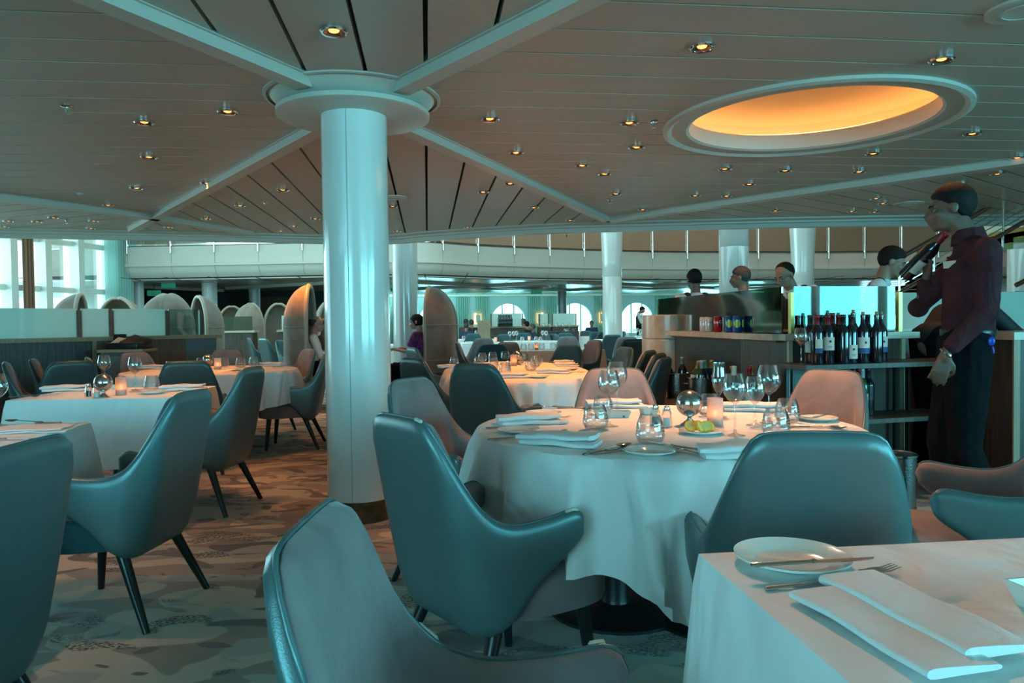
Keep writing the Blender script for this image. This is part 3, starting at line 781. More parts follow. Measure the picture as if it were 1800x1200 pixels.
def seat_bm():
    bm = B()
    # rounded square cushion, lofted in rings
    prof = [(0.90, 0.296), (0.985, 0.302), (1.0, 0.318), (1.0, 0.392), (0.99, 0.406), (0.96, 0.416), (0.86, 0.424), (0.5, 0.43)]
    rings = []
    n = 48
    for k, z in prof:
        ring = []
        for i in range(n):
            t = 2 * PI * i / n; c, s_ = math.cos(t), math.sin(t); p = 0.42
            hx, hy = 0.262, 0.262
            x = abs(c) ** p * (1 if c > 0 else -1); y = abs(s_) ** p * (1 if s_ > 0 else -1)
            wide = 1.0 - 0.10 * sstep((0.5 - y) / 1.0) - (0.14 * abs(y) if y < 0 else 0)
            fx = hx * x * wide; fy = (hy * y if y > 0 else hy * y * 0.86) + 0.028
            crown = 0
            ring.append(bm.verts.new((fx * k, fy * k + 0.028 * (1 - k), z + crown)))
        rings.append(ring)
    for a, b_ in zip(rings, rings[1:]):
        for i in range(n): bm.faces.new((a[i], a[(i + 1) % n], b_[(i + 1) % n], b_[i]))
    bm.faces.new(rings[0][::-1]); bm.faces.new(rings[-1])
    return bm
def leg_bm(x0, y0, x1, y1, z=0.30):
    bm = B(); tube(bm, [(x0, y0, z), (x0 + (x1 - x0) * 0.5, y0 + (y1 - y0) * 0.5, z / 2), (x1, y1, 0)], [0.024, 0.019, 0.0135], 14); return bm
def make_chair(kind):
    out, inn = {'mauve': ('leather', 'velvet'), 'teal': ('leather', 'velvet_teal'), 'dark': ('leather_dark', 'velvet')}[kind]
    t = thing('armchair', 'x', 'chair')
    obj('shell', slab(0, 0.014, 0.0, 0.012, ro=0.02), M[out], t, 60)
    obj('lining', slab(0.0145, 0.060, 0.003, 0.04, ro=0.010), M[inn], t, 60)
    bm = B(); tube(bm, [shell_pt(SMAX * 0.985 * (2 * i / 60 - 1), 1.0, 0.001, 0.0205) for i in range(61)], 0.0042, 6); obj('piping', bm, M[out], t, 60)
    obj('seat', seat_bm(), M[inn], t, 50)
    for a in ((-0.2, 0.18, -0.22, 0.21), (0.2, 0.18, 0.22, 0.21), (-0.18, -0.14, -0.24, -0.27), (0.18, -0.14, 0.24, -0.27)): obj('leg', leg_bm(*a), M['legwood'], t, 60)
    return t
CH = {k: make_chair(k) for k in ('mauve', 'teal', 'dark')}
def scuff(ch, spans):
    for a, b_ in spans:
      bm = B(); tube(bm, [shell_pt(a + (b_ - a) * i / 8, 1.0, -0.001, 0.014) for i in range(9)], [0.002] + [0.006] * 7 + [0.002], 6)
      tag(obj('worn_edge', bm, M['scuff'], ch, 60), 'cream worn patch on the leather edge')
def chair(kind, loc, yaw, label, group=None): return dup(CH[kind], (loc[0], loc[1], 0), R(yaw), label, group)
def chair_px(kind, px, ytop, yaw, label, group=None, near=0.0):
    """px, ytop: where the middle of the top of the back stands in the photo"""
    p = at(px, ytop, 0.905); f = Vector((-math.sin(R(yaw)), math.cos(R(yaw))))
    o = Vector((p.x, p.y)) + f * 0.345
    return chair(kind, o, yaw, label, group)

# ---- tables
TZ = 0.745
def pedestal(bm, x, y, top=0.72, r=0.28):
    lathe(bm, [(r, 0), (r, 0.012), (r * 0.9, 0.02), (0.06, 0.03), (0.055, 0.05), (0.055, top - 0.02), (0.11, top - 0.02), (0.11, top)], 28, xf((x, y, 0)))
def table(name, label, cx, cy, rz, hx, hy, drop, shape, cloth_label, seed=0, folds=9, corner=0.16, fold_amp=0.03, detail=1, cat='table', group=None, cgroup=None, cmat='cloth', legs=((0, 0),)):
    """a pedestal table and the cloth over it; the cloth is a thing of its own"""
    t = thing(name, label, cat, (cx, cy, 0), rz, group)
    bm = B()
    if shape == 'round': lathe(bm, [(0, 0.715), (1, 0.715), (1, 0.743), (0, 0.743)], 40, None, 0, hx, hy)
    else: box(bm, -hx, hx, -hy, hy, 0.715, 0.743)
    obj('table_top', bm, M['wood_dark'], t)
    bm = B()
    for (x, y) in legs: pedestal(bm, x, y)
    obj('pedestal', bm, M['black'], t, 40)
    rnd = random.Random(seed)
    n = 260 if detail else 64
    ridges = []; a_ = rnd.uniform(0, 0.3)
    while a_ < 2 * PI - 0.1: ridges.append((a_, rnd.uniform(0.035, 0.075), rnd.uniform(0.35, 1.0), rnd.uniform(-0.16, 0.16))); a_ += rnd.uniform(0.15, 0.34) * (14 / max(folds, 1))
    ph = [rnd.uniform(0, 2 * PI) for _ in range(6)]
    bm = B()
    def edge_pt(i):
        th = 2 * PI * i / n
        if shape == 'round': return hx * math.cos(th), hy * math.sin(th), math.cos(th), math.sin(th), max(0, abs(math.sin(2 * (th + 0.35))) ** 6)
        # rounded rectangle sampled by perimeter
        per = 4 * (hx + hy); q = (i / n * per) % per
        segs = [((hx, -hy), (0, 1), 2 * hy, (1, 0)), ((hx, hy), (-1, 0), 2 * hx, (0, 1)), ((-hx, hy), (0, -1), 2 * hy, (-1, 0)), ((-hx, -hy), (1, 0), 2 * hx, (0, -1))]
        for (p, d, ln, nn) in segs:
            if q <= ln:
                e = min(q, ln - q); c_ = max(0, 1 - e / 0.16)
                tx, ty = (1, 1)
                # blend the normal at the corner
                o = 1 if q > ln / 2 else -1
                k = 0.5 * max(0, 1 - e / 0.05)
                adj = (d[0] * o, d[1] * o)
                nx, ny = nn[0] * (1 - k) + adj[0] * k, nn[1] * (1 - k) + adj[1] * k
                l = math.hypot(nx, ny)
                return p[0] + d[0] * q, p[1] + d[1] * q, nx / l, ny / l, c_ * c_
            q -= ln
        return hx, -hy, 1, 0, 1
    nv = 14 if detail else 6
    rows = []
    E = [edge_pt(i) for i in range(n)]
    rr = 0.014
    z0 = 0.744
    rows.append([bm.verts.new((x * 0.7, y * 0.7, z0 + 0.006)) for x, y, nx, ny, c_ in E])
    rows.append([bm.verts.new((x * 0.9, y * 0.9, z0 + 0.006)) for x, y, nx, ny, c_ in E])
    rows.append([bm.verts.new((x - nx * 0.012, y - ny * 0.012, z0 + 0.006)) for x, y, nx, ny, c_ in E])
    rows.append([bm.verts.new((x + nx * 0.002, y + ny * 0.002, z0 + 0.003)) for x, y, nx, ny, c_ in E])
    for j in range(1, nv + 1):
        v = j / nv; row = []
        for i, (x, y, nx, ny, c_) in enumerate(E):
            L_ = drop + corner * c_
            th = 2 * PI * i / n
            f = 0.55 * math.sin(folds * th + ph[0] + v * 0.5) + 0.35 * math.sin((folds + 3) * th + ph[1]) + 0.25 * math.sin((2 * folds + 1) * th + ph[2])
            if shape == 'round':
                f = 0
                for (ra, rw, rh, sk) in ridges:
                    dd = (th - ra - sk * v + PI) % (2 * PI) - PI
                    if abs(dd) < rw * 3: f += rh * math.exp(-(dd / rw) ** 2)
                f = min(f, 1.15)
            else: f = math.copysign(abs(f) ** 0.85, f)
            if shape == 'round': o = 0.008 + v * 0.02 + 3.2 * fold_amp * f * (v ** 0.6) + c_ * 0.04 * v
            else: o = 0.008 + v * 0.015 + fold_amp * f * 0.5 * sstep(v) * (1 - 0.5 * c_) + c_ * corner * 0.55 * v
            z = z0 - 0.004 - L_ * v + 0.012 * math.sin(2 * th + ph[4]) * v
            row.append(bm.verts.new((x + nx * o, y + ny * o, z)))
        rows.append(row)
    for a, b_ in zip(rows, rows[1:]):
        for i in range(n): bm.faces.new((a[i], a[(i + 1) % n], b_[(i + 1) % n], b_[i]))
    bm.faces.new(rows[0][::-1])
    # a faint grid of ironed creases across the top
    o = obj('tablecloth', bm, M[cmat], None, 60, (cx, cy, 0), (0, 0, rz))
    tag(o, cloth_label, 'tablecloth', cgroup)
    return t

# ---- tableware models (built at the origin, first use places the model)
def wine_glass(h=0.215, rb=0.043, rim=0.031, foot=0.036, name='wine_glass', bowl=0.105):
    bm = B(); zb = h - bowl
    out = [(foot, 0.001), (foot, 0.003), (foot * 0.5, 0.006), (0.006, 0.012), (0.0035, 0.03), (0.0035, zb - 0.012), (0.006, zb - 0.003), (rb * 0.55, zb + 0.010), (rb * 0.88, zb + 0.028), (rb, zb + 0.045), (rb * 0.97, zb + 0.065), (rb * 0.86, zb + 0.085), (rim, h)]
    inn = [(rim - 0.001, h), (rb * 0.86 - 0.0015, zb + 0.085), (rb * 0.97 - 0.0015, zb + 0.065), (rb - 0.0015, zb + 0.045), (rb * 0.88 - 0.0015, zb + 0.028), (rb * 0.5, zb + 0.011), (0, zb + 0.005)]
    k = bowl / 0.105
    out = [(r, z if z <= zb else zb + (z - zb) * (k if z < h else 1)) for r, z in out]; inn = [(r, z if z <= zb else zb + (z - zb) * (k if z < h else 1)) for r, z in inn]
    lathe(bm, out + inn, 28)
    return obj(name, bm, M['glass'], None, 60)
def tumbler(h=0.095, rb=0.041, rim=0.029, name='stemless_glass', grooves=True):
    bm = B()
    out = [(0, 0.002), (rb * 0.55, 0.001), (rb * 0.85, 0.01), (rb, 0.028), (rb * 1.0, 0.034)]
    if grooves:
        for q in range(3):
            z = 0.036 + q * 0.011; out += [(rb * (0.95 - q * 0.03), z + 0.003), (rb * (0.985 - q * 0.035), z + 0.008)]
    out += [(rb * 0.86, h * 0.78), (rim, h)]
    inn = [(rim - 0.0012, h), (rb * 0.86 - 0.0015, h * 0.78), (rb * 0.93, h * 0.5), (rb - 0.003, 0.03), (rb * 0.8, 0.012), (0, 0.008)]
    lathe(bm, out + inn, 28); return obj(name, bm, M['glass'], None, 40)
def shaker(mi, name):
    t = thing(name, 'x', 'shaker')
    bm = B(); lathe(bm, [(0, 0), (0.021, 0), (0.022, 0.003), (0.020, 0.05), (0.016, 0.062), (0.013, 0.066)], 10); obj('glass_body', bm, M['glass'], t)
    bm = B(); lathe(bm, [(0, 0.003), (0.014, 0.003), (0.013, 0.034), (0, 0.036)], 12); obj('spice', bm, mi, t)
    bm = B(); lathe(bm, [(0.014, 0.064), (0.015, 0.068), (0.013, 0.078), (0.006, 0.083), (0, 0.084)], 16); obj('cap', bm, M['chrome'], t, 40)
    return t
def ball_lamp():
    t = thing('steel_ball_dish', 'x', 'table decoration')
    bm = B(); lathe(bm, [(0, 0.036)] + [(0.052 * math.sin(a), 0.087 - 0.052 * math.cos(a)) for a in [PI * i / 24 for i in range(1, 12)]] + [(0.0528, 0.0865), (0.0528, 0.0875)], 40); obj('lower_half', bm, M['steel'], t, 60)
    bm = B(); lathe(bm, [(0.0525, 0.088)] + [(0.052 * math.sin(a), 0.088 - 0.052 * math.cos(a)) for a in [PI * i / 24 for i in range(12, 24)]] + [(0, 0.140)], 40); obj('domed_lid', bm, M['steel'], t, 60)
    bm = B(); lathe(bm, [(0.036, 0), (0.036, 0.003), (0.026, 0.010), (0.010, 0.024), (0.008, 0.032), (0.014, 0.040), (0, 0.040)], 28); obj('foot', bm, M['steel'], t, 50)
    return t
def candle():
    t = thing('candle_holder', 'x', 'candle')
    bm = B(); lathe(bm, [(0, 0), (0.030, 0), (0.031, 0.002), (0.031, 0.108), (0.029, 0.108), (0.029, 0.004), (0, 0.004)], 28); obj('frosted_glass', bm, M['candle_glass'], t, 50)
    bm = B(); lathe(bm, [(0, 0.005), (0.022, 0.005), (0.022, 0.035), (0, 0.035)], 20); obj('wax', bm, M['wax'], t, 40)
    bm = B(); lathe(bm, [(0, 0.036), (0.006, 0.040), (0.009, 0.048), (0.006, 0.060), (0, 0.068)], 12); obj('flame', bm, M['flame'], t, 60)
    return t
def plate(r=0.082, name='side_plate'):
    bm = B(); lathe(bm, [(0, 0.004), (r * 0.56, 0.004), (r * 0.64, 0.007), (r * 0.70, 0.010), (r * 0.97, 0.015), (r, 0.016), (r * 0.99, 0.012), (r * 0.7, 0.004), (r * 0.6, 0.0), (0, 0.0)], 48)
    return obj(name, bm, M['china'], None, 40)
def knife():
    bm = B()
    tube(bm, [(-0.105, 0, 0.004), (-0.10, 0, 0.004), (-0.05, 0, 0.004), (0.0, 0, 0.0045)], [0.004, 0.0062, 0.0052, 0.004], 10, flat=0.6)
    tube(bm, [(0.0, 0, 0.0045), (0.004, 0, 0.0045), (0.008, 0, 0.004)], [0.0055, 0.0055, 0.0035], 10, flat=0.7)
    prism(bm, [(0.006, -0.004), (0.03, -0.008), (0.08, -0.0085), (0.105, -0.004), (0.112, 0.003), (0.07, 0.004), (0.006, 0.004)], 0.003, 0.0045)
    return obj('table_knife', bm, M['steel'], None, 40)
def fork():
    bm = B()
    tube(bm, [(-0.10, 0, 0.003), (-0.09, 0, 0.0035), (-0.04, 0, 0.005), (0.02, 0, 0.009), (0.035, 0, 0.009)], [0.0065, 0.0062, 0.0035, 0.0028, 0.006], 10, flat=0.45)
    box(bm, 0.034, 0.056, -0.0115, 0.0115, 0.0075, 0.009, bev=0.001)
    for k in range(4):
        y = -0.0098 + k * 0.0065; tube(bm, [(0.055, y, 0.0082), (0.08, y, 0.007), (0.103, y, 0.0115)], [0.0019, 0.0017, 0.0008], 6)
    return obj('table_fork', bm, M['steel'], None, 40)
def spoon():
    bm = B()
    tube(bm, [(-0.10, 0, 0.003), (-0.09, 0, 0.0035), (-0.04, 0, 0.005), (0.03, 0, 0.009)], [0.0065, 0.006, 0.0034, 0.003], 10, flat=0.45)
    grid(bm, 20, 6, lambda u, v: (0.058 + 0.031 * v * math.cos(2 * PI * u), 0.0205 * v * math.sin(2 * PI * u), 0.003 + 0.008 * v * v), wrap=True)
    grid(bm, 20, 6, lambda u, v: (0.058 + 0.031 * v * math.cos(2 * PI * u), 0.0205 * v * math.sin(2 * PI * u), 0.0018 + 0.0085 * v * v), wrap=True)
    return obj('table_spoon', bm, M['steel'], None, 60)
def napkin(L_=0.20, W=0.085, th=0.034, layers=2, curl=0.3):
    """folded linen: stacked layers joined by soft rolled folds"""
    bm = B(); t = th / layers
    for k in range(layers):
        z0 = k * t; sh = -0.014 * k; n = 22
        def fn(u, v, z0=z0, sh=sh, k=k):
            a = 2 * PI * u; p = 0.3
            c, s_ = math.cos(a), math.sin(a)
            y = (abs(c) ** p) * (1 if c > 0 else -1) * W / 2 * (1 - 0.08 * k); z = z0 + t / 2 + (abs(s_) ** 0.7) * (1 if s_ > 0 else -1) * t * 0.48
            x = (v - 0.5) * L_ * (1 - 0.03 * k) + sh
            z = z0 * (1 - 0.25 * (1 - v)) + (z - z0) * (0.72 + 0.28 * math.sin(PI * min(1, v * 0.9 + 0.15))) + 0.002 * math.sin(v * 11 + y * 60)
            y += 0.004 * math.sin(v * 5 + k) + (k - 0.5) * 0.12 * (v - 0.5) * W + 0.006 * k
            x += 0.05 * y * (1 if k else -1)
            return (x, y, max(z, 0.0005))
        g = grid(bm, 28, 12, fn, wrap=True)
        for j in (0, 11):
            try: bm.faces.new([g[i][j] for i in range(28)])
            except ValueError: pass
    return obj('folded_napkin', bm, M['napkin'], None, 75)
def bottle(glass='bottle', foil='foil_black', label=True, h=0.30, r=0.037, shoulder=0.19, lcol='label', band=None, cork=False, labz=(0.07, 0.14), wrap=1.0):
    t = thing('wine_bottle', 'x', 'bottle')
    bm = B(); k = h / 0.30
    sl = [(0, 0.004), (r * 0.7, 0.0), (r * 0.97, 0.003), (r, 0.012), (r, shoulder * k), (r * 0.93, shoulder * k + 0.014), (r * 0.62, shoulder * k + 0.035), (0.0155, shoulder * k + 0.052), (0.0138, h - 0.02), (0.0155, h - 0.018), (0.0155, h - 0.004), (0.012, h), (0, h)]
    lathe(bm, sl, 28); obj('glass_body', bm, M[glass], t, 40)
    if foil:
        bm = B(); lathe(bm, [(0.0165, h - 0.068), (0.0150, h - 0.02), (0.0165, h - 0.018), (0.0165, h - 0.002), (0.014, h + 0.001), (0, h + 0.001)], 20); obj('foil', bm, M[foil], t, 40)
    if cork:
        bm = B(); lathe(bm, [(0.010, h - 0.005), (0.0095, h + 0.018), (0, h + 0.018)], 16); obj('cork', bm, M['cork'], t, 40)
    if label:
        bm = B(); aw = 1.25 * wrap; z0, z1 = labz
        grid(bm, 12, 2, lambda u, v: ((r + 0.0008) * math.sin((u - 0.5) * 2 * aw), -(r + 0.0008) * math.cos((u - 0.5) * 2 * aw), z0 + (z1 - z0) * v))
        if band: 
            zb = z0 + (z1 - z0) * 0.34
            grid(bm, 12, 2, lambda u, v: ((r + 0.0014) * math.sin((u - 0.5) * 2 * aw), -(r + 0.0014) * math.cos((u - 0.5) * 2 * aw), z0 + (zb - z0) * v), mi=1)
        # small printed marks
        if band != 'plain':
            for (ang, zc, w_, h_) in ((0, z0 + (z1 - z0) * 0.68, 0.32, 0.014), (0, z0 + (z1 - z0) * 0.30, 0.7, 0.003), (0, z0 + (z1 - z0) * 0.2, 0.5, 0.002)):
                if band and zc < zb: continue
                grid(bm, 6, 2, lambda u, v: ((r + 0.0018) * math.sin(ang + (u - 0.5) * w_), -(r + 0.0018) * math.cos(ang + (u - 0.5) * w_), zc - h_ / 2 + h_ * v), mi=2)
        obj('label', bm, [M[lcol], M['label_blue'], M['ink']], t, 60)
    return t
def text_on_cylinder(txt, r, size, z, ang0, m, parent, name='lettering', vertical=False):
    cu = bpy.data.curves.new(name, 'FONT'); cu.body = txt; cu.size = size; cu.align_x = 'CENTER'; cu.align_y = 'CENTER'; cu.extrude = 0.0
    o = bpy.data.objects.new(name, cu); C.objects.link(o)
    bpy.context.view_layer.update()
    me = bpy.data.meshes.new_from_object(o.evaluated_get(bpy.context.evaluated_depsgraph_get()))
    bpy.data.objects.remove(o)
    for v in me.vertices:
        x, y = v.co.x, v.co.y
        a = ang0 + x / r
        v.co = (r * math.sin(a), -r * math.cos(a), z + y)
    me.materials.append(m)
    o = bpy.data.objects.new(name, me); C.objects.link(o); o.parent = parent; return o
def flat_text(txt, size, mt, m, parent, name='lettering'):
    cu = bpy.data.curves.new(name, 'FONT'); cu.body = txt; cu.size = size; cu.align_x = 'CENTER'; cu.align_y = 'CENTER'; cu.extrude = 0.0005
    o = bpy.data.objects.new(name, cu); C.objects.link(o)
    bpy.context.view_layer.update()
    me = bpy.data.meshes.new_from_object(o.evaluated_get(bpy.context.evaluated_depsgraph_get()))
    bpy.data.objects.remove(o)
    me.transform(mt); me.materials.append(m)
    o = bpy.data.objects.new(name, me); C.objects.link(o); o.parent = parent; return o
def can(m, label, txt, tm, loc, rz, circle=False):
    t = thing('drink_can', label, 'can', loc, rz)
    bm = B(); lathe(bm, [(0.026, 0), (0.029, 0.004), (0.033, 0.011), (0.033, 0.108), (0.028, 0.118)], 32); obj('body', bm, m, t, 40)
    bm = B(); lathe(bm, [(0.028, 0.118), (0.0285, 0.121), (0.027, 0.121), (0.026, 0.117), (0, 0.117)], 32); obj('lid', bm, M['steel'], t, 40)
    if circle:
        bm = B(); grid(bm, 24, 5, lambda u, v: (0.0334 * math.sin(0.75 * v * math.cos(2 * PI * u)), -0.0334 * math.cos(0.75 * v * math.cos(2 * PI * u)), 0.066 + 0.030 * v * math.sin(2 * PI * u)), wrap=True); obj('printed_circle', bm, M['can_yellow'], t, 60)
    if txt: text_on_cylinder(txt, 0.0338, 0.034 if not circle else 0.045, 0.078 if not circle else 0.064, 0, tm, t)
    return t
def bucket(label, loc, r=0.10, h=0.20, name='ice_bucket', cat='bucket'):
    t = thing(name, label, cat, loc)
    bm = B(); lathe(bm, [(0, 0), (r * 0.88, 0), (r * 0.9, 0.005), (r * 0.92, h * 0.30), (r * 0.96, h * 0.305), (r * 0.96, h * 0.33), (r * 0.93, h * 0.335), (r * 0.98, h), (r * 0.95, h), (r * 0.9, 0.02), (0, 0.02)], 36); obj('body', bm, mat('hammered_steel', (0.30, 0.31, 0.31), 0.28, 1.0, bump=0.35, bscale=90), t, 40)
    bm = B(); lathe(bm, [(r * 0.98, h - 0.008), (r * 1.04, h - 0.004), (r * 1.04, h + 0.004), (r * 0.98, h + 0.006), (r * 0.95, h)], 36, closed=True); obj('rim', bm, M['steel'], t, 50)
    for s in (-1, 1):
        bm = B(); tube(bm, [(s * r * 0.99, -0.018, h * 0.8), (s * (r + 0.022), -0.014, h * 0.8), (s * (r + 0.022), 0.014, h * 0.8), (s * r * 0.99, 0.018, h * 0.8)], 0.004, 6); obj('handle', bm, M['steel'], t, 50)
    return t
# ---- high hooded booth shell
def booth(label, loc, rz, w=1.15, d=0.52, h=1.72, seat=True, group='hooded booth seats', name='hooded_booth'):
    """opening faces local +x"""
    t = thing(name, label, 'booth seat', (loc[0], loc[1], 0), rz, group)
    hz = 0.58
    zs = [0.02, 0.3, 0.6, 0.9, h - hz] + [h - hz + hz * math.sin(PI / 2 * k / 14) for k in range(1, 15)]
    def shp(z):
        if z <= h - hz: return 1.0
        return math.sqrt(max(0, 1 - ((z - (h - hz)) / hz) ** 2))
    n = 30
    def surf(off, flip=False):
        rows = []
        for z in zs:
            k = shp(z); zz = z - off * (1 if z > h - hz else 0) * (1 - k)
            hw = max(0.0, w / 2 * k - off); dd = max(0.0, d * k - off)
            rows.append([(-dd * abs(math.sin(a)) ** 0.62, -hw * (abs(math.cos(a)) ** 0.62) * (1 if math.cos(a) > 0 else -1) if True else 0, zz) for a in [PI * i / n for i in range(n + 1)]])
        return rows
    for nm, off, m in (('outer_shell', 0.0, 'pod_cloth'), ('lining', 0.05, 'pod_in')):
        bm = B(); rows = surf(off)
        g = [[bm.verts.new(p) for p in r] for r in rows]
        for a, b_ in zip(g, g[1:]):
            for i in range(n): bm.faces.new((a[i], a[i + 1], b_[i + 1], b_[i]))
        if nm == 'outer_shell':
            # seams: thin raised welts
            for z in (0.62, h - hz):
                k = shp(z); tube(bm, [(-(d * k + 0.002) * abs(math.sin(a)) ** 0.62, -(w / 2 * k + 0.002) * (abs(math.cos(a)) ** 0.62) * (1 if math.cos(a) > 0 else -1), z) for a in [PI * i / 24 for i in range(25)]], 0.007, 6, 1)
            tube(bm, [(-(d * shp(z) + 0.002), 0, z) for z in zs], 0.007, 6, 1)
        bmesh.ops.remove_doubles(bm, verts=bm.verts, dist=0.0005)
        obj(nm, bm, [M[m], M['seam']], t, 60)
    bm = B()
    path = [(0, -w / 2 * shp(z) + 0.025, z - (0.02 if shp(z) < 0.2 else 0)) for z in zs] ; path += [(0, -p[1], p[2]) for p in reversed(path)]
    tube(bm, path, 0.034, 10); obj('rim_piping', bm, M['pod_rim'], t, 60)
    if seat:
        bm = B(); box(bm, -d + 0.08, 0.0, -w / 2 + 0.07, w / 2 - 0.07, 0.02, 0.46, bev=0.03); obj('bench_seat', bm, M['velvet'], t, 40)
    return t
# ================================================================ tables and cloths
T1 = Vector((0.60, 2.93)); T1R = 0.745
table('round_table', 'round pedestal table under the large white cloth in the middle of the room', T1.x, T1.y, R(-20), T1R, T1R, 0.33, 'round', 'large white round tablecloth draped over the main table with lemon plate', 3, 13, 0.18, 0.034, legs=((-0.2, 0), (0.2, 0.05)))
def by_corner(px, py, sx, sy, hx, hy, rz):
    c_ = at(px, py, 0.75); x, y = sx * (hx + 0.006), sy * (hy + 0.006)
    return c_.x - (x * math.cos(rz) - y * math.sin(rz)), c_.y - (x * math.sin(rz) + y * math.cos(rz))
table('dining_table', 'small square table under white cloth in the front right corner', *by_corner(1222, 969, -1, 1, 0.435, 0.42, R(6.5)), R(6.5), 0.435, 0.42, 0.55, 'rect', 'white square tablecloth with napkin and bread plate in the front right corner', 5, 4, 0.1, 0.012)
table('dining_table', 'square table under white cloth at the left edge, nearest the dark teal chair', *by_corner(162, 741, 1, 1, 0.43, 0.43, R(4)), R(4), 0.43, 0.43, 0.36, 'rect', 'white square tablecloth at the left edge with a napkin at its corner', 6, 4, 0.15, 0.012)
table('dining_table', 'square table under white cloth holding steel ball and candle on the left', *by_corner(302, 698, 1, -1, 0.47, 0.40, R(4)), R(4), 0.47, 0.40, 0.42, 'rect', 'white square tablecloth under steel ball, shakers and candle on the left', 7, 4, 0.18, 0.012)
table('round_table', 'round table under white cloth left of the column, behind grey chairs', -2.85, 7.0, 0, 0.78, 0.78, 0.30, 'round', 'white round tablecloth glowing orange left of the column', 8, 12, 0.14, 0.022)
table('oval_table', 'long oval table under white cloth glowing orange in the middle distance', 0.02, 6.52, R(4), 0.62, 1.42, 0.34, 'round', 'white oval tablecloth in orange light behind the main table', 9, 15, 0.1, 0.028, legs=((0, -0.7), (0, 0.7)))
far_tables = [   # px centre, top y of near edge, half width m, half depth, label words
    (963, 616, 0.80, 0.42, 'cloth_m', 'tan-lit table with two candles behind the oval table'),
    (845, 603, 0.42, 0.42, 'cloth', 'small square white table between booth and mauve chair'),
    (938, 600, 0.62, 0.45, 'cloth', 'white table in front of the wine bottle station'),
    (815, 597, 0.75, 0.45, 'cloth', 'long white table beside the right hooded booth'),
    (862, 590, 0.8, 0.5, 'cloth', 'distant table below the guests by the sconce'),
    (1030, 591, 0.62, 0.5, 'cloth_m', 'tan-lit table in front of the twin glass station'),
    (1112, 592, 0.7, 0.5, 'cloth', 'distant white table left of the vested waiter by the window'),
    (1120, 597, 0.8, 0.5, 'cloth', 'white table beside the travertine pillar'),
    (412, 598, 0.45, 0.45, 'cloth', 'small white table seen between two hooded booths on the left'),
    (640, 608, 0.5, 0.6, 'cloth', 'booth table behind the column between the seated man and woman'),
]
M['cloth_m'] = M['cloth']
for i, (px, y, hx, hy, cm, lb) in enumerate(far_tables):
    p = at(px, y, 0.75)
    table('dining_table', 'table under cloth, the ' + lb, p.x, p.y + hy, R(6.5), hx, hy, 0.42, 'rect', 'tablecloth of the ' + lb, 20 + i, 4, 0.1, 0.02, detail=0, cmat=cm)

# ================================================================ chairs
c_ = chair('mauve', (0.06, 1.01), -91, 'large chair in the very front, velvet seat back turned to the viewer'); ch_front = c_
ch_main = chair('mauve', (-0.055, 2.345), -52, 'silvery teal chair in front of the column with its arm toward the main table')
chair('mauve', (0.765, 2.07), -8, 'silvery teal chair seen from behind at the near side of the main table')
chair('mauve', (-0.20, 3.41), -120, 'grey velvet chair tucked behind the big teal chair left of main table')
chair('dark', (-0.10, 5.09), -25, 'dark grey-green chair seen from behind, at near end of the oval table')
chair('mauve', (0.55, 3.80), 176, 'mauve velvet chair facing the viewer behind the main table, left of ice buckets')
chair('mauve', (1.36, 3.58), 126, 'mauve velvet chair facing the viewer in front of the wine shelf')
chair('mauve', (1.589, 2.597), 66, 'chair at the right edge showing a mauve arm and a teal arm')
chair('teal', (-1.66, 3.05), 86, 'silvery teal chair with teal velvet seat beside the left square tables')
chair('teal', (-1.485, 1.74), 89, 'dark teal chair cut off by the left edge of the view')
chair('mauve', (-2.0, 4.75), 84, 'grey chair with bright rim at the right end of the table with steel ball')
chair('dark', (-2.60, 5.95), 20, 'dark grey chair seen from behind at the round table left of column')
chair('mauve', (-3.61, 7.5), -118, 'mauve chair below the receipt printer, behind the wine glasses')
chair('dark', (-3.77, 6.15), 46, 'light grey chair seen from behind, left of the steel ball')
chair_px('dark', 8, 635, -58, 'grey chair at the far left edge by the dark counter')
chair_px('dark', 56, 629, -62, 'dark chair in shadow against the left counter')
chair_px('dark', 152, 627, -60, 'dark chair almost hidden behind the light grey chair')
chair('mauve', (-2.12, 7.1), 97, 'grey leather armchair left of the column facing the round table')
chair_px('mauve', 543, 613, 128, 'brown velvet chair behind the grey armchair, left of the column')
chair_px('mauve', 400, 614, 180, 'mauve chair facing the viewer behind the round table left of column')
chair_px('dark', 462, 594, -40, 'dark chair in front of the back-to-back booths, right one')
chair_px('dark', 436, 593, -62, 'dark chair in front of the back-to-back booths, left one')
chair_px('teal', 492, 597, -100, 'grey chair with green velvet seat left of the seated man')
chair('dark', (-0.98, 6.55), -66, 'grey-green chair directly right of the column at the oval table')
chair('dark', (-0.51, 5.89), -48, 'grey chair with leather back, left side of the oval table')
chair('teal', (-0.80, 8.3), -62, 'dark green velvet chair left of the oval table, near the seated woman')
chair_px('dark', 893, 601, 150, 'grey chair behind the far end of the oval table')
chair_px('teal', 866, 605, 176, 'dark teal velvet chair facing the viewer at far end of oval table')
chair_px('mauve', 850, 594, 165, 'small mauve chair beside the square white table, left of candles')
chair('teal', (0.42, 7.95), 142, 'dark teal velvet chair at the right far side of the oval table')
chair_px('dark', 1046, 597, 120, 'brown-black chair seen from the side between teal velvet chairs')
chair_px('mauve', 998, 591, 176, 'mauve chair facing the viewer behind the tan-lit table')
chair_px('dark', 1077, 588, 4, 'tall grey chair in front of the flared column')
chair('teal', (0.82, 7.35), 108, 'teal velvet chair in front of the flared column, left of a row of chairs')
chair('dark', (0.92, 6.7), 60, 'green-grey chair, middle of the row left of travertine pillar')
chair('dark', (0.88, 6.08), 62, 'green-grey chair next to the travertine pillar, second from it')
chair('dark', (0.79, 5.46), 64, 'teal leather chair touching the travertine pillar in the view')
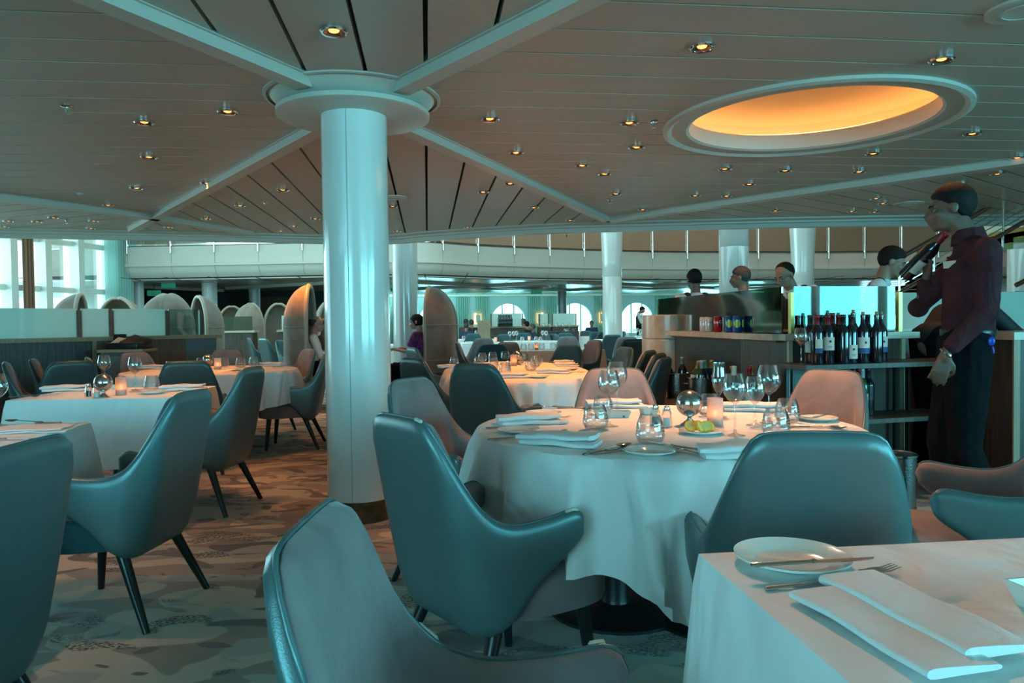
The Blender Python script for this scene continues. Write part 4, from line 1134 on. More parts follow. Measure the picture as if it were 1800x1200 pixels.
scuff(ch_main, [(0.525, 0.575), (0.10, 0.135)]); scuff(ch_front, [(-0.30, -0.27), (-0.56, -0.53)])
FG = 'distant chairs around the far tables'
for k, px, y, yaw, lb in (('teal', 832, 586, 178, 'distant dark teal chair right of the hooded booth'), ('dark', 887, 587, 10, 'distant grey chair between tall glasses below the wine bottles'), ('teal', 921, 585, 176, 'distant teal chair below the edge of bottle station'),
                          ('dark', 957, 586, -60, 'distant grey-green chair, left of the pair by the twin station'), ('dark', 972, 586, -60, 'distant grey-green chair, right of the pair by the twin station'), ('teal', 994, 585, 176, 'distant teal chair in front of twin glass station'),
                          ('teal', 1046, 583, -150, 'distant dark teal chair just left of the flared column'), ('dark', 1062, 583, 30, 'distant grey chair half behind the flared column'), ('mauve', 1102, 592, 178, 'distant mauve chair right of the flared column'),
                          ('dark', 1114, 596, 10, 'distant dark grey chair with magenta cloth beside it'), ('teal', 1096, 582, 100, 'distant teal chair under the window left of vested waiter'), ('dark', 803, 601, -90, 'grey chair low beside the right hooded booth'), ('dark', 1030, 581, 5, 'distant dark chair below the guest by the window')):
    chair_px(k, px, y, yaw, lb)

# ================================================================ tableware
PR = {'wine': wine_glass(0.225, 0.043, 0.031, 0.036), 'wine_s': wine_glass(0.195, 0.039, 0.029, 0.034), 'wine_l': wine_glass(0.235, 0.047, 0.034, 0.038, bowl=0.115),
      'flute': wine_glass(0.235, 0.030, 0.0265, 0.033, 'flute_glass', 0.135), 'tumbler': tumbler(0.098, 0.050, 0.034), 'small': tumbler(0.085, 0.045, 0.031),
      'salt': shaker(mat('salt', (0.8, 0.8, 0.8), 0.8), 'salt_shaker'), 'pepper': shaker(mat('pepper', (0.03, 0.035, 0.05), 0.8), 'pepper_shaker'),
      'ball': ball_lamp(), 'candle': candle(), 'plate': plate(), 'knife': knife(), 'fork': fork(), 'spoon': spoon(), 'napkin': napkin(), 'napkin_l': napkin(0.27, 0.125, 0.044), 'napkin_xl': napkin(0.34, 0.17, 0.016)}
CAT = {'wine': 'wine glass', 'wine_s': 'wine glass', 'wine_l': 'wine glass', 'flute': 'wine glass', 'tumbler': 'glass', 'small': 'glass', 'salt': 'salt shaker', 'pepper': 'pepper shaker', 'ball': 'table decoration', 'candle': 'candle', 'plate': 'plate', 'knife': 'knife', 'fork': 'fork', 'spoon': 'spoon', 'napkin': 'napkin', 'napkin_l': 'napkin', 'napkin_xl': 'napkin'}
TT = 0.7505
def put(k, loc, label, rz=0.0, group=None, z=TT):
    o = dup(PR[k], (loc[0], loc[1], loc[2] if len(loc) > 2 else z), R(rz), label, group); o['category'] = CAT[k]; return o
def putp(k, px, py, label, rz=0.0, group=None, z=TT): return put(k, at(px, py, z), label, rz, group)
# ---- main table
putp('wine', 1071, 750, 'wine glass in front of the white sauce dish on the main table')
putp('wine_l', 1085, 727, 'wine glass standing behind the front one at left of main table')
putp('flute', 1264, 733, 'slim flute glass behind the candle on the main table')
putp('wine', 1292, 766, 'wine glass right of the lemon plate on the main table')
putp('wine_s', 1327, 748, 'small wine glass between the two tall ones on the right of main table')
putp('wine_l', 1352, 744, 'tallest wine glass on the right of the main table')
putp('tumbler', 1047, 755, 'stemless glass left of the front wine glass on the main table')
putp('small', 1060, 728, 'stemless glass half hidden behind the napkin-side wine glass on the main table')
putp('tumbler', 1143, 780, 'stemless glass directly behind the front bread plate of the main table')
putp('tumbler', 1248, 732, 'stemless glass behind the frosted candle on the main table')
putp('tumbler', 1364, 766, 'stemless glass behind the back of the near teal chair')
putp('tumbler', 1384, 743, 'stemless glass beside the back right plate on the main table')
putp('pepper', 1152, 747, 'glass pepper shaker beside the steel ball on the main table')
putp('salt', 1172, 750, 'glass salt shaker beside the steel ball on the main table')
putp('ball', 1212, 747, 'shiny steel ball on a foot in the centre of the main table')
putp('candle', 1257, 747, 'frosted candle holder with lit candle on the main table')
putp('plate', 1143, 798, 'bread plate at the front edge of the main table')
putp('plate', 912, 760, 'bread plate at the left edge of the main table between two napkins')
putp('plate', 955, 729, 'bread plate at the back left of the main table')
putp('plate', 1436, 739, 'bread plate at the back right of the main table')
putp('napkin_l', 986, 781, 'large folded white napkin at the front left of the main table', -24)
putp('napkin_l', 935, 744, 'folded white napkin near the left edge of the main table', 10)
putp('napkin_l', 1083, 716, 'folded napkin in front of the mauve chair at back of the main table', 4)
putp('napkin_l', 1312, 803, 'folded napkin partly behind the near teal chair on the main table', -4)
putp('napkin_l', 1325, 722, 'folded napkin behind the wine glasses on the main table', -14)
for k, px, py, rz, lb in (('knife', 1064, 793, 42, 'table knife, left one beside front spoon on the main table'), ('spoon', 1074, 789, 36, 'table spoon catching candle light at the front of the main table'), ('knife', 1090, 794, 28, 'table knife pointing at the front bread plate on the main table'),
                          ('knife', 1182, 794, 128, 'butter knife resting on the rim of the front bread plate'), ('fork', 1200, 794, 127, 'table fork, left of the two forks on the main table'), ('fork', 1218, 798, 122, 'table fork, right of the two forks on the main table'),
                          ('fork', 950, 762, 12, 'table fork sticking out from under the large left napkin'), ('knife', 905, 770, 24, 'knife handle sticking out left of the large napkin'), ('knife', 900, 752, 8, 'knife under the left edge napkin of the main table'), ('knife', 955, 722, -6, 'knife lying on the back left bread plate'),
                          ('knife', 1005, 717, -30, 'table knife at the back of the main table, by the mauve chair'), ('spoon', 1012, 720, -34, 'dark spoon at the back of the main table'), ('spoon', 1445, 752, -38, 'spoon at the back right of the main table'), ('knife', 1420, 752, -6, 'knife at the back right of the main table'), ('knife', 1428, 736, 8, 'knife lying on the back right bread plate'), ('fork', 968, 738, 30, 'table fork behind the left edge napkin')):
    o = putp(k, px, py, lb, rz)
    if 'bread plate' in lb and ('lying' in lb or 'resting' in lb): o.location.z = TT + 0.0165
    if 'sticking' in lb or 'under' in lb: o.location.z = TT + 0.0
# sauce dish
def dish(name, label, px, py, w, d, rz, z=TT, h=0.028, fill=None, cat='dish'):
    p = at(px, py, z); t = thing(name, label, cat, (p.x, p.y, z), R(rz))
    bm = B()
    def ring(sx, sy, zz): return [bm.verts.new((x * sx, y * sy, zz)) for x, y in ((-w / 2, -d / 2), (w / 2, -d / 2), (w / 2, d / 2), (-w / 2, d / 2))]
    rs = [ring(0.85, 0.85, 0), ring(1, 1, h), ring(0.96, 0.94, h), ring(0.82, 0.8, 0.004)]
    for a, b_ in zip(rs, rs[1:]):
        for i in range(4): bm.faces.new((a[i], a[(i + 1) % 4], b_[(i + 1) % 4], b_[i]))
    bm.faces.new(rs[0][::-1]); bm.faces.new(rs[-1])
    if fill == 'marks':
        for x in (-0.028, 0.045):
            for s in (0,):
                f = bm.faces.new([bm.verts.new((x - 0.006, -d / 2 * 0.87 - 0.002, 0.004)), bm.verts.new((x + 0.006, -d / 2 * 0.87 - 0.002, 0.004)), bm.verts.new((x, -d / 2 * 0.94 - 0.001, 0.014))]); f.material_index = 1
    obj('china_body', bm, [M['china'], M['ink']], t, 30)
    if fill == 'butter':
        rnd = random.Random(4)
        for k in range(7):
            bm = B(); a = 0.018; lathe(bm, [(0, 0), (a, 0.003), (a * 1.05, 0.012), (a * 0.6, 0.022), (0, 0.024)], 14); obj('butter_curl', bm, M['butter'], t, 50, loc=(-w * 0.25 + (k % 2) * 0.04 , -d * 0.32 + (k // 2) * 0.042, 0.006))
    return t
dish('sauce_dish', 'white rectangular china dish behind the stemless glass on the main table', 1076, 733, 0.155, 0.075, 2, fill='marks')
dish('sauce_dish', 'small white china dish left of the shakers on the main table', 1140, 728, 0.07, 0.06, 10)
# lemon plate
p = at(1233, 762, TT)
put('plate', p, 'small plate of lemon slices beside the candle on the main table')
for k, (dx, dy, rz, tilt) in enumerate(((-0.042, -0.006, 10, 50), (-0.012, -0.022, 60, 62), (0.012, -0.018, -20, 58), (0.03, -0.002, 35, 48), (-0.014, 0.016, -40, 40), (0.008, 0.012, 80, 42))):
    t = thing('lemon_slice', 'yellow lemon slice on the plate by the candle, %s from the left' % ORD[sorted((-0.042, -0.012, 0.012, 0.03, -0.014, 0.008)).index(dx)], 'lemon', (p.x + dx, p.y + dy, TT + 0.029), 0, 'lemon slices on the main table')
    t.rotation_euler = (R(tilt), 0, R(rz))
    bm = B(); lathe(bm, [(0, -0.003), (0.020, -0.003), (0.020, 0.003), (0, 0.003)], 24)
    for q in range(8): box(bm, 0.003, 0.018, -0.0004, 0.0004, 0.003, 0.0034, xf(rz=q * PI / 4), 1)
    obj('flesh', bm, [M['lemon'], M['china']], t, 40)
    bm = B(); lathe(bm, [(0.020, -0.0032), (0.0225, -0.003), (0.0225, 0.003), (0.020, 0.0032)], 24, closed=True); obj('rind', bm, M['lemon_rind'], t, 40)

# ---- front right table
p = at(1392, 990, TT)
bm = B(); lathe(bm, [(0, 0.005), (0.056, 0.005), (0.062, 0.008), (0.066, 0.011), (0.092, 0.016), (0.096, 0.018), (0.095, 0.014), (0.066, 0.006), (0.058, 0), (0, 0)], 64)
tag(obj('side_plate', bm, M['china'], None, 40, (p.x, p.y, TT)), 'cream bread plate carrying a knife on the front right table', 'plate')
q0, q1 = at(1343, 994, TT + 0.02), at(1511, 984, TT + 0.02)
d = q1 - q0; o = put('knife', (q0 + q1) / 2, 'knife lying across the bread plate on the front right table', math.degrees(math.atan2(d.y, d.x)), z=TT); o.location.z = TT + 0.0185; 
q0, q1 = at(1386, 1034, TT), at(1582, 1004, TT); d = q1 - q0; a = math.degrees(math.atan2(d.y, d.x))
o = put('fork', q0 + d * 0.5, 'fork under the napkin with tines showing on the front right table', a)
q0 = at(1360, 1042, TT); o = put('fork', q0 + d.normalized() * 0.095, 'second fork mostly hidden under the napkin on the front right table', a - 8)
# big napkin, two rolled folds
def roll_napkin(name, label, a, b_, W, L_, z0, th):
    """soft folded band from a to b (world points)"""
    d = (b_ - a); ln = d.length; d.normalize(); n = Vector((-d.y, d.x, 0))
    bm = B()
    def fn(u, v):
        an = 2 * PI * u; c, s_ = math.cos(an), math.sin(an)
        y = (abs(c) ** 0.22) * (1 if c > 0 else -1) * W / 2; zz = th / 2 + (abs(s_) ** 0.75) * (1 if s_ > 0 else -1) * th / 2 * (0.78 + 0.22 * math.cos((y / W + 0.5) * PI)) 
        x = v * ln
        zz += 0.0015 * math.sin(v * 9 + y * 30)
        return a + d * x + n * (y + 0.003 * math.sin(v * 4)) + Vector((0, 0, z0 - a.z + max(zz, 0)))
    g = grid(bm, 40, 26, fn, wrap=True)
    for j in (0, 25): bm.faces.new([g[i][j] for i in range(40)])
    return bm
A0 = at(1490, 1028, TT); A1 = at(1762, 1165, TT)
bm = roll_napkin('n', '', A0, A1, 0.105, 0, TT + 0.007, 0.016)
n1 = bm
B0 = at(1440, 1050, TT); B1 = at(1700, 1195, TT)
bm2 = roll_napkin('n', '', B0, B1, 0.105, 0, TT + 0.0045, 0.013)
t = thing('folded_napkin', 'long white napkin folded in two bands on the front right table', 'napkin', (0, 0, 0))
obj('upper_fold', n1, M['napkin'], t, 60); obj('lower_fold', bm2, M['napkin'], t, 60)
dish('butter_dish', 'white oblong dish of butter at the right edge of the front table', 1925, 1086, 0.15, 0.15, 10, h=0.035, fill='butter')

# ---- square table with steel ball (left) ; near-left table
putp('pepper', 156, 697, 'pepper shaker left of the steel ball on the left square table')
putp('salt', 170, 699, 'salt shaker touching the steel ball on the left square table')
putp('ball', 182, 698, 'steel ball on a foot on the left square table')
putp('candle', 213, 694, 'frosted lit candle right of the steel ball on the left square table')
putp('wine', 184, 681, 'wine glass standing behind the steel ball on the left square table')
putp('wine', 238, 688, 'wine glass right of the candle on the left square table')
putp('tumbler', 267, 686, 'stemless glass near the right end of the left square table')
putp('plate', 268, 692, 'bread plate near the right end of the left square table')
putp('knife', 262, 690, 'knife on the bread plate of the left square table', 10).location.z = TT + 0.0165
putp('napkin_l', 325, 686, 'crumpled napkin at right corner of the left square table', 14)
putp('napkin_l', 118, 687, 'folded napkin left of the shakers on the left square table', 16)
putp('knife', 62, 696, 'knife at the left end of the left square table', 6)
putp('fork', 78, 695, 'fork at the left end of the left square table', 10)
putp('spoon', 45, 698, 'spoon at the left end of the left square table', 0)
dish('sauce_dish', 'small white dish behind the candle on the left square table', 210, 683, 0.09, 0.06, 4)
putp('napkin_xl', 50, 757, 'broad folded napkin on the near left table', 10)
putp('knife', 105, 744, 'knife above the broad napkin on the near left table', 4)
putp('spoon', 40, 742, 'spoon above the broad napkin on the near left table', 170)
putp('knife', 8, 773, 'knife below the broad napkin on the near left table', 2)
putp('wine', -4, 748, 'wine glass cut by the left edge on the near left table')
# ---- round table left of column
for k, px, py, lb in (('tumbler', 300, 653, 'stemless glass at left on the round table left of column'), ('small', 316, 656, 'small stemless glass at left on the round table left of column'), ('tumbler', 353, 645, 'stemless glass behind the ball on the round table left of column'),
                      ('ball', 366, 648, 'steel ball glowing orange on the round table left of column'), ('candle', 383, 649, 'lit candle on the round table left of column'), ('tumbler', 394, 645, 'stemless glass right of the candle, round table left of column'),
                      ('tumbler', 423, 646, 'larger stemless glass, second from right on the round table left of column'), ('tumbler', 446, 644, 'rightmost stemless glass on the round table left of column')):
    putp(k, px, py, lb)
putp('napkin_l', 480, 643, 'folded napkin on right of the round table left of column', 160)
putp('napkin_l', 270, 648, 'folded napkin on left of the round table left of column', 5)
putp('spoon', 400, 653, 'spoon glinting orange on the round table left of column', 20)
putp('knife', 498, 645, 'knife at the right of the round table left of column', 5)
putp('plate', 430, 651, 'bread plate on the round table left of column')
# ---- oval orange table
OV = 'stemless glasses clustered on the orange oval table'
OVX = []
OVP = (((842, 645), (848, 636), (867, 648), (866, 634), (888, 658), (888, 632), (913, 639), (921, 634), (933, 652), (941, 645), (946, 640)))
OVX = [q_[0] + n_ * 0.01 for n_, q_ in enumerate(OVP)]
for i, (px, py) in enumerate(OVP):
    putp('tumbler', px, py, 'stemless glass on the orange oval table, %s from the left of its cluster' % ORD[sorted(OVX).index(px + i * 0.01)], 0, OV)
putp('salt', 893, 650, 'salt shaker beside the candle on the orange oval table')
putp('candle', 903, 643, 'tall lit candle on the orange oval table')
putp('ball', 910, 641, 'copper-lit steel ball behind the candle on orange oval table')
putp('plate', 946, 664, 'bread plate at the near edge of the orange oval table')
putp('plate', 1000, 650, 'bread plate at the right edge of the orange oval table')
putp('plate', 985, 641, 'bread plate at the far right of the orange oval table')
putp('napkin_l', 898, 664, 'folded napkin at the near edge of the orange oval table', 8)
putp('napkin_l', 975, 656, 'folded napkin on the right side of the orange oval table', -20)
putp('napkin', 998, 647, 'small folded napkin lying on the right plate of the oval table', -20).location.z = TT + 0.0165
putp('napkin', 993, 638, 'small folded napkin at the far right of the oval table', -10)
putp('napkin', 790, 646, 'small folded napkin at the left edge of the oval table', 20)
putp('spoon', 918, 661, 'spoon shining orange at the near edge of the oval table', 60)
putp('knife', 938, 661, 'knife at the near edge of the orange oval table', 15)
putp('knife', 975, 636, 'knife at the far right of the orange oval table', -10)
putp('fork', 1010, 655, 'fork at the right edge of the orange oval table', -35)
putp('small', 798, 642, 'small stemless glass at the left edge of the orange oval table')
# ---- far tableware
def far_set(cx, y, items, what):
    ti = min(range(len(far_tables)), key=lambda i: abs(far_tables[i][0] - cx) + abs(far_tables[i][1] - y))
    q = at(far_tables[ti][0], far_tables[ti][1], 0.75); hx_, hy_ = far_tables[ti][2], far_tables[ti][3]
    for n_, (k, dx, dy) in enumerate(items):
        yy = q.y + hy_ * (0.35 + 0.28 * (n_ % 5)); p_ = atd(cx + dx, 590, yy)
        p_.x = max(q.x - hx_ * 0.9, min(q.x + hx_ * 0.9, p_.x))
        put(k, (p_.x, yy), {'wine': 'distant wine glass', 'tumbler': 'distant stemless glass', 'candle': 'distant lit candle', 'plate': 'distant plate', 'napkin': 'distant folded napkin'}[k] + ' on the ' + what + (', %s from its left' % ORD[sorted([q_[1] + 0.01 * m_ for m_, q_ in enumerate(items) if q_[0] == k]).index(dx + 0.01 * n_)] if sum(q_[0] == k for q_ in items) > 1 else ''), 0, k.replace('wine', 'wine glasse').replace('tumbler', 'stemless glasse') + 's on the ' + what)
far_set(963, 613, [('tumbler', -43, -3), ('candle', -20, -2), ('tumbler', -11, 0), ('tumbler', 9, -2), ('plate', -55, 0), ('plate', 25, 0), ('tumbler', -30, -6)], 'tan-lit table behind the oval table')
far_set(938, 597, [('wine', -42, -4), ('wine', -35, -4), ('candle', -8, -3), ('tumbler', 4, -3), ('wine', 16, -3), ('wine', 22, -5), ('tumbler', 12, -2), ('plate', -25, 0), ('tumbler', -20, -3), ('wine', -30, -1)], 'white table in front of the bottles')
far_set(845, 600, [('napkin', -18, 0), ('plate', 0, 0), ('candle', 26, -3)], 'small square white table')
far_set(862, 588, [('wine', -42, -3), ('wine', -36, -3), ('wine', -31, -4), ('candle', -20, -3), ('wine', -7, -2), ('wine', 4, -2), ('wine', 9, -1), ('wine', 15, -1), ('tumbler', -2, -1), ('tumbler', 20, 0)], 'distant table below the seated guests')
far_set(815, 595, [('tumbler', 0, -1), ('tumbler', 12, -2), ('plate', 5, 0), ('wine', 22, -2), ('wine', 28, -3)], 'long white table by the booth')
far_set(1030, 589, [('wine', -52, -2), ('wine', -40, -2), ('wine', -33, -3), ('wine', -22, -2), ('tumbler', -14, -1), ('candle', -12, -2), ('tumbler', -5, 0), ('tumbler', 6, 0)], 'tan-lit table in front of twin station')
far_set(1112, 592, [('wine', -8, -1), ('wine', 0, -2), ('wine', 6, -1), ('tumbler', 14, 0), ('tumbler', 22, 0)], 'distant white table by the vested waiter')
far_set(1112, 592, [('plate', -4, -2), ('wine', 2, -3), ('wine', 8, -2), ('tumbler', -9, 0)], 'distant window table beside the flared column')
far_set(412, 596, [('wine', -14, -2), ('wine', -3, -2), ('wine', 4, -2), ('plate', -5, 0)], 'small table between hooded booths')
far_set(1120, 595, [('tumbler', -2, -1), ('wine', 6, -2), ('plate', 10, 0)], 'white table beside the travertine pillar')

# ================================================================ wine station (right)
K0 = at(1383, 503, 1.38).to_2d(); KL = at(1165, 525, 1.38).to_2d(); KR = at(1577, 503, 1.38).to_2d()
dl = (KL - K0).normalized(); nl = Vector((-dl.y, dl.x))      # nl points towards -x side
if nl.x > 0: nl = -nl
dr = (KR - K0).normalized(); nr = Vector((dr.y, -dr.x))      # towards the camera
st = thing('wine_station', 'wood wine station with pale stone top right of the main table', 'counter', (0, 0, 0))
def obox(bm, P, Q, a, b_, n, z0, z1, mi=0): return wbox(bm, P, Q, a, b_, z0, z1, n, mi)
bm = B(); 
obox(bm, K0 - nl * 0.02, K0 + dl * 2.1, -0.55, 0.02, nl, 0.08, 1.03)
obox(bm, K0, KR + dr * 0.05, -0.55, 0.0, nr, 0.08, 1.03)
obj('cabinet', bm, M['wood_dark'], st)
bm = B()
obox(bm, K0, K0 + dl * 2.1, -0.58, 0.10, nl, 1.03, 1.072); obox(bm, K0 - dr * 0.06, KR + dr * 0.12, -0.58, 0.07, nr, 1.03, 1.072)
obj('stone_top', bm, M['stone'], st)
bm = B()
obox(bm, K0 - dr * 0.0, K0 + dr * 0.03, 0.0, 0.02, nr, 0.0, 1.03)
M['pale_edge'] = mat('pale_edge', (0.45, 0.42, 0.30), 0.5); obj('pale_edge_strip', bm, M['pale_edge'], st)
bm = B(); obox(bm, KR + dr * 0.02, KR + dr * 0.05, 0.0, 0.02, nr, 0, 1.03); obj('pale_edge_strip', bm, M['pale_edge'], st)
bm = B(); obox(bm, K0 + dl * 0.05, K0 + dl * 2.1, 0.02, 0.05, nl, 1.015, 1.03); obj('dark_edge', bm, M['rail_wood'], st)
# glass screens
gl = thing('glass_screen', 'smoked glass screen on the left run of the wine station', 'glass screen', (0, 0, 0))
bm = B(); obox(bm, K0 + dl * 0.06, K0 + dl * 2.62, -0.006, 0.006, nl, 1.074, 1.38); obj('glass_pane', bm, glassy('smoked_screen', (0.30, 0.35, 0.27), 0.22, 0.7, 0.05), gl)
bm = B(); obox(bm, K0 + dl * 1.25, K0 + dl * 1.27, -0.012, 0.012, nl, 1.074, 1.10); obj('clip', bm, M['chrome'], gl)
gr_ = thing('glass_screen', 'glass screen behind the wine bottles reflecting the daylight', 'glass screen', (0, 0, 0))
bm = B(); obox(bm, K0 + dr * 0.05, KR - dr * 0.02, -0.006, 0.006, nr, 1.074, 1.38); obj('glass_pane', bm, glassy('screen_glass', (0.40, 0.46, 0.40), 0.03, 0.25, 0.02), gr_)
bm = B(); obox(bm, K0 + dr * 0.02, K0 + dr * 0.045, -0.015, 0.015, nr, 1.074, 1.34); obj('post', bm, M['foil_gold'], gr_)
bm = B(); obox(bm, KR, KR + dr * 0.03, -0.015, 0.015, nr, 1.074, 1.34); obj('post', bm, M['foil_gold'], gr_)
# travertine end
pc = at(1188, 565, 1.17); c6 = K0 + dl * 2.35; c6 = Vector((c6.x + 0.03, c6.y))
t = thing('travertine_pillar', 'low round travertine pillar at the left end of the wine station', 'pillar', (c6.x, c6.y, 0))
bm = B(); lathe(bm, [(0.27, 0), (0.27, 0.985), (0.262, 0.995), (0.27, 1.005), (0.27, 1.215), (0.262, 1.222), (0, 1.222)], 64); obj('stone_drum', bm, M['travertine'], t, 30)
# shelf table for the red wines
SH0 = K0 + nr * 0.02 - dr * 0.13; SH1 = KR + dr * 0.32
t = thing('wine_shelf_rack', 'dark wooden shelf rack on black posts holding the red wine bottles', 'shelf', (0, 0, 0))
bm = B(); obox(bm, SH0, SH1, 0.01, 0.36, nr, 0.862, 0.89); obj('upper_shelf', bm, M['wood_dark'], t)
bm = B(); obox(bm, SH0, SH1 - dr * 0.12, 0.01, 0.36, nr, 0.52, 0.548); obj('lower_shelf', bm, M['wood_dark'], t)
for P in (SH0 + dr * 0.06, SH0 + dr * 0.105, SH1 - dr * 0.40, SH1 - dr * 0.30):
    bm = B(); obox(bm, P, P + dr * 0.022, 0.05, 0.075, nr, 0, 0.862); obj('post', bm, M['black'], t)
bm = B(); obox(bm, SH0 + dr * 0.16, SH1 - dr * 0.42, 0.005, 0.012, nr, 0.1, 0.862); obj('back_panel', bm, wood('green_grey_panel', (0.06, 0.065, 0.05), (0.09, 0.095, 0.075)), t)
# bottles on the shelf
SHT = 0.89
bots = [  # px, base py, dict, label
    (1424, 629, dict(foil='foil_black'), 'red wine bottle with black foil at the left end of the wine shelf'),
    (1436, 633, dict(foil='foil_red', label=True, band='plain', wrap=0.5, labz=(0.07, 0.155)), 'wine bottle with red foil and half turned white label, left of shelf'),
    (1443, 627, dict(foil='foil_black', label=False), 'wine bottle with black foil behind the red foil ones'),
    (1455, 634, dict(foil='foil_red', labz=(0.085, 0.165)), 'wine bottle with red foil and tree-picture label'),
    (1463, 626, dict(foil='foil_red', label=False, h=0.312), 'tall bottle with maroon foil behind the tree-picture label bottle'),
    (1474, 628, dict(foil='foil_red', labz=(0.03, 0.11), wrap=0.5, band='plain'), 'wine bottle with red foil and narrow back label'),
    (1482, 631, dict(foil='foil_black', label=False), 'plain dark bottle without visible label in the middle of the shelf'),
    (1496, 630, dict(foil='foil_black', labz=(0.03, 0.115)), 'wine bottle with plain white label in the middle of the shelf'),
    (1500, 621, dict(foil=None, cork=True, glass='bottle_green', label=False, h=0.315), 'recorked bottle with small paper neck tag at back of the shelf'),
    (1517, 632, dict(foil=None, cork=True, band='blue', labz=(0.06, 0.16)), 'recorked bottle with white and blue label'),
    (1525, 626, dict(foil='foil_black', labz=(0.06, 0.12), band='plain', wrap=0.4), 'dark bottle behind the white and blue label bottle'),
    (1541, 632, dict(foil=None, cork=True, label=False), 'recorked bottle standing second from right on the wine shelf'),
    (1549, 628, dict(foil=None, cork=True, band='blue', labz=(0.06, 0.16)), 'recorked bottle at the right end of the wine shelf')]
for px, py, kw, lb in bots:
    b_ = bottle(**kw); o_ = 0.29 if py > 629 else (0.20 if py > 625 else 0.12); p = on_line(px, SH0 + nr * o_, SH1 + nr * o_); b_.location = (p.x, p.y, SHT); tag(b_, lb, 'wine bottle', 'bottles on the wine shelf')
for px, kw, lb in ((1500, dict(), 'bottle on the lower shelf, hidden behind the mauve chair'), (1509, dict(foil='foil_red'), 'bottle with red foil on the lower shelf'), (1515, dict(foil='foil_white', glass='bottle_green'), 'bottle with white foil on the lower shelf'), (1526, dict(labz=(0.10, 0.19), lcol='foil_black'), 'whole dark bottle on the lower shelf right of the mauve chair')):
    b_ = bottle(**kw); p = on_line(px, SH0 + nr * 0.2, SH1 + nr * 0.2); b_.location = (p.x, p.y, 0.55); tag(b_, lb, 'wine bottle', 'bottles on the lower shelf')
p = on_line(1408, SH0 + nr * 0.28, SH1 + nr * 0.28); put('wine', (p.x, p.y), 'wine glass at the left end of the wine shelf', z=SHT)
# cans and menus on the stone top
def on_left(t_, off=0.0): return K0 + dl * t_ + nl * off
for px, m_, lb, txt, tm, circ in ((1237, M['can_white'], 'silver and white cola can, leftmost on the stone top', 'Coke', M['ink_red'], False), (1246, M['can_white'], 'silver and white cola can behind the red one', 'Coke', M['ink_red'], False), (1262, M['can_red'], 'red cola can between silver and blue cans', 'Coca-Cola', M['china'], False),
                                  (1282, M['can_blue'], 'blue lemon drink can with green print, left one', None, None, True), (1296, M['can_blue'], 'blue lemon drink can with round print, right one', None, None, True)):
    p = at(px, 581, 1.072); 
    p = Vector((p.x, p.y)); s = (p - K0).dot(dl)
    # slide the spot on the ray to stay on the counter edge
    q = on_line(px, K0 + nl * 0.05, K0 + dl * 2 + nl * 0.05); 
    can(m_, lb, txt, tm, (q.x, q.y, 1.073), math.atan2(-q.x, q.y) , circ)
t = thing('menu_folders', 'stack of dark grey menu folders standing behind the cans', 'menu', (0, 0, 0)); q = on_line(1240, K0 - nl * 0.12, K0 + dl * 2 - nl * 0.12)
for k in range(4):
    bm = B(); box(bm, -0.09 + k * 0.012, 0.07 + k * 0.012, 0.012 * k, 0.012 * k + 0.008, 0, 0.20, xf((q.x, q.y, 1.073), R(-6), R(-8))); obj('folder', bm, mat('menu_grey', (0.05, 0.055, 0.065), 0.6), t)
# ice buckets on their low side shelf
SB = 0.53
t = thing('bucket_shelf', 'low dark side shelf carrying the ice buckets beside the wine station', 'shelf', (0, 0, 0))
bm = B(); obox(bm, K0 + dl * 0.0, K0 + dl * 1.75, 0.03, 0.52, nl, SB - 0.03, SB); obj('shelf_top', bm, M['wood_dark'], t)
for a_ in (0.05, 1.65):
    for o_ in (0.08, 0.46):
        bm = B(); P = K0 + dl * a_ + nl * o_; box(bm, P.x - 0.015, P.x + 0.015, P.y - 0.015, P.y + 0.015, 0, SB - 0.03); obj('post', bm, M['black'], t)
bk = [(at(1192, 656, SB + 0.2), 'ice bucket with two bottles, nearest the travertine pillar'), (at(1231, 664, SB + 0.2), 'ice bucket with several bottles, middle one'), (at(1304, 679, SB + 0.2), 'ice bucket with four bottles behind the wine glasses')]
for p, lb in bk: bucket(lb, (p.x, p.y, SB))
bb = [(0, -0.035, 0.0, 14, 'foil_black', 'bottle', 0), (0, 0.035, 0.0, 0, 'foil_green', 'bottle', 0), (1, -0.065, 0.04, -12, 'foil_gold', 'bottle_green', 1), (1, -0.02, -0.02, -6, 'foil_white', 'bottle_green', 0), (1, 0.02, -0.03, 4, 'foil_white', 'bottle', 0), (1, 0.055, 0.03, -8, 'foil_gold', 'bottle', 1), (1, 0.06, -0.02, 6, 'foil_green', 'bottle', 0),
      (2, -0.06, 0.0, -2, 'label', 'bottle', 0), (2, -0.01, 0.03, 8, 'foil_gold', 'bottle', 0), (2, 0.02, -0.03, -4, 'foil_red', 'bottle', 0), (2, 0.065, 0.0, 0, 'foil_gold', 'bottle', 0)]
names = ['leaning black foil bottle in the bucket by the travertine pillar', 'pale green foil bottle in the bucket by the travertine pillar', 'gold foil bottle leaning left in the middle ice bucket', 'pale bottle with white foil in the middle ice bucket', 'dark bottle with white cap in the middle ice bucket', 'gold neck sparkling bottle in the middle ice bucket', 'green foil bottle at right in the middle ice bucket',
         'cream foil bottle in the bucket behind the wine glasses', 'gold foil sparkling bottle leaning in the bucket behind glasses', 'maroon foil bottle in the bucket behind the wine glasses', 'yellow gold foil bottle at right in the bucket behind glasses']
for (bi, dx, dy, tilt, fo, gl_, lab), lb in zip(bb, names):
    b_ = bottle(glass=gl_, foil=fo, label=bool(lab), labz=(0.13, 0.19)); p = bk[bi][0]
    b_.location = (p.x + dx, p.y + dy, SB + 0.035); b_.rotation_euler = (0, R(-tilt), R(-15)); tag(b_, lb, 'wine bottle', 'bottles in the ice buckets')
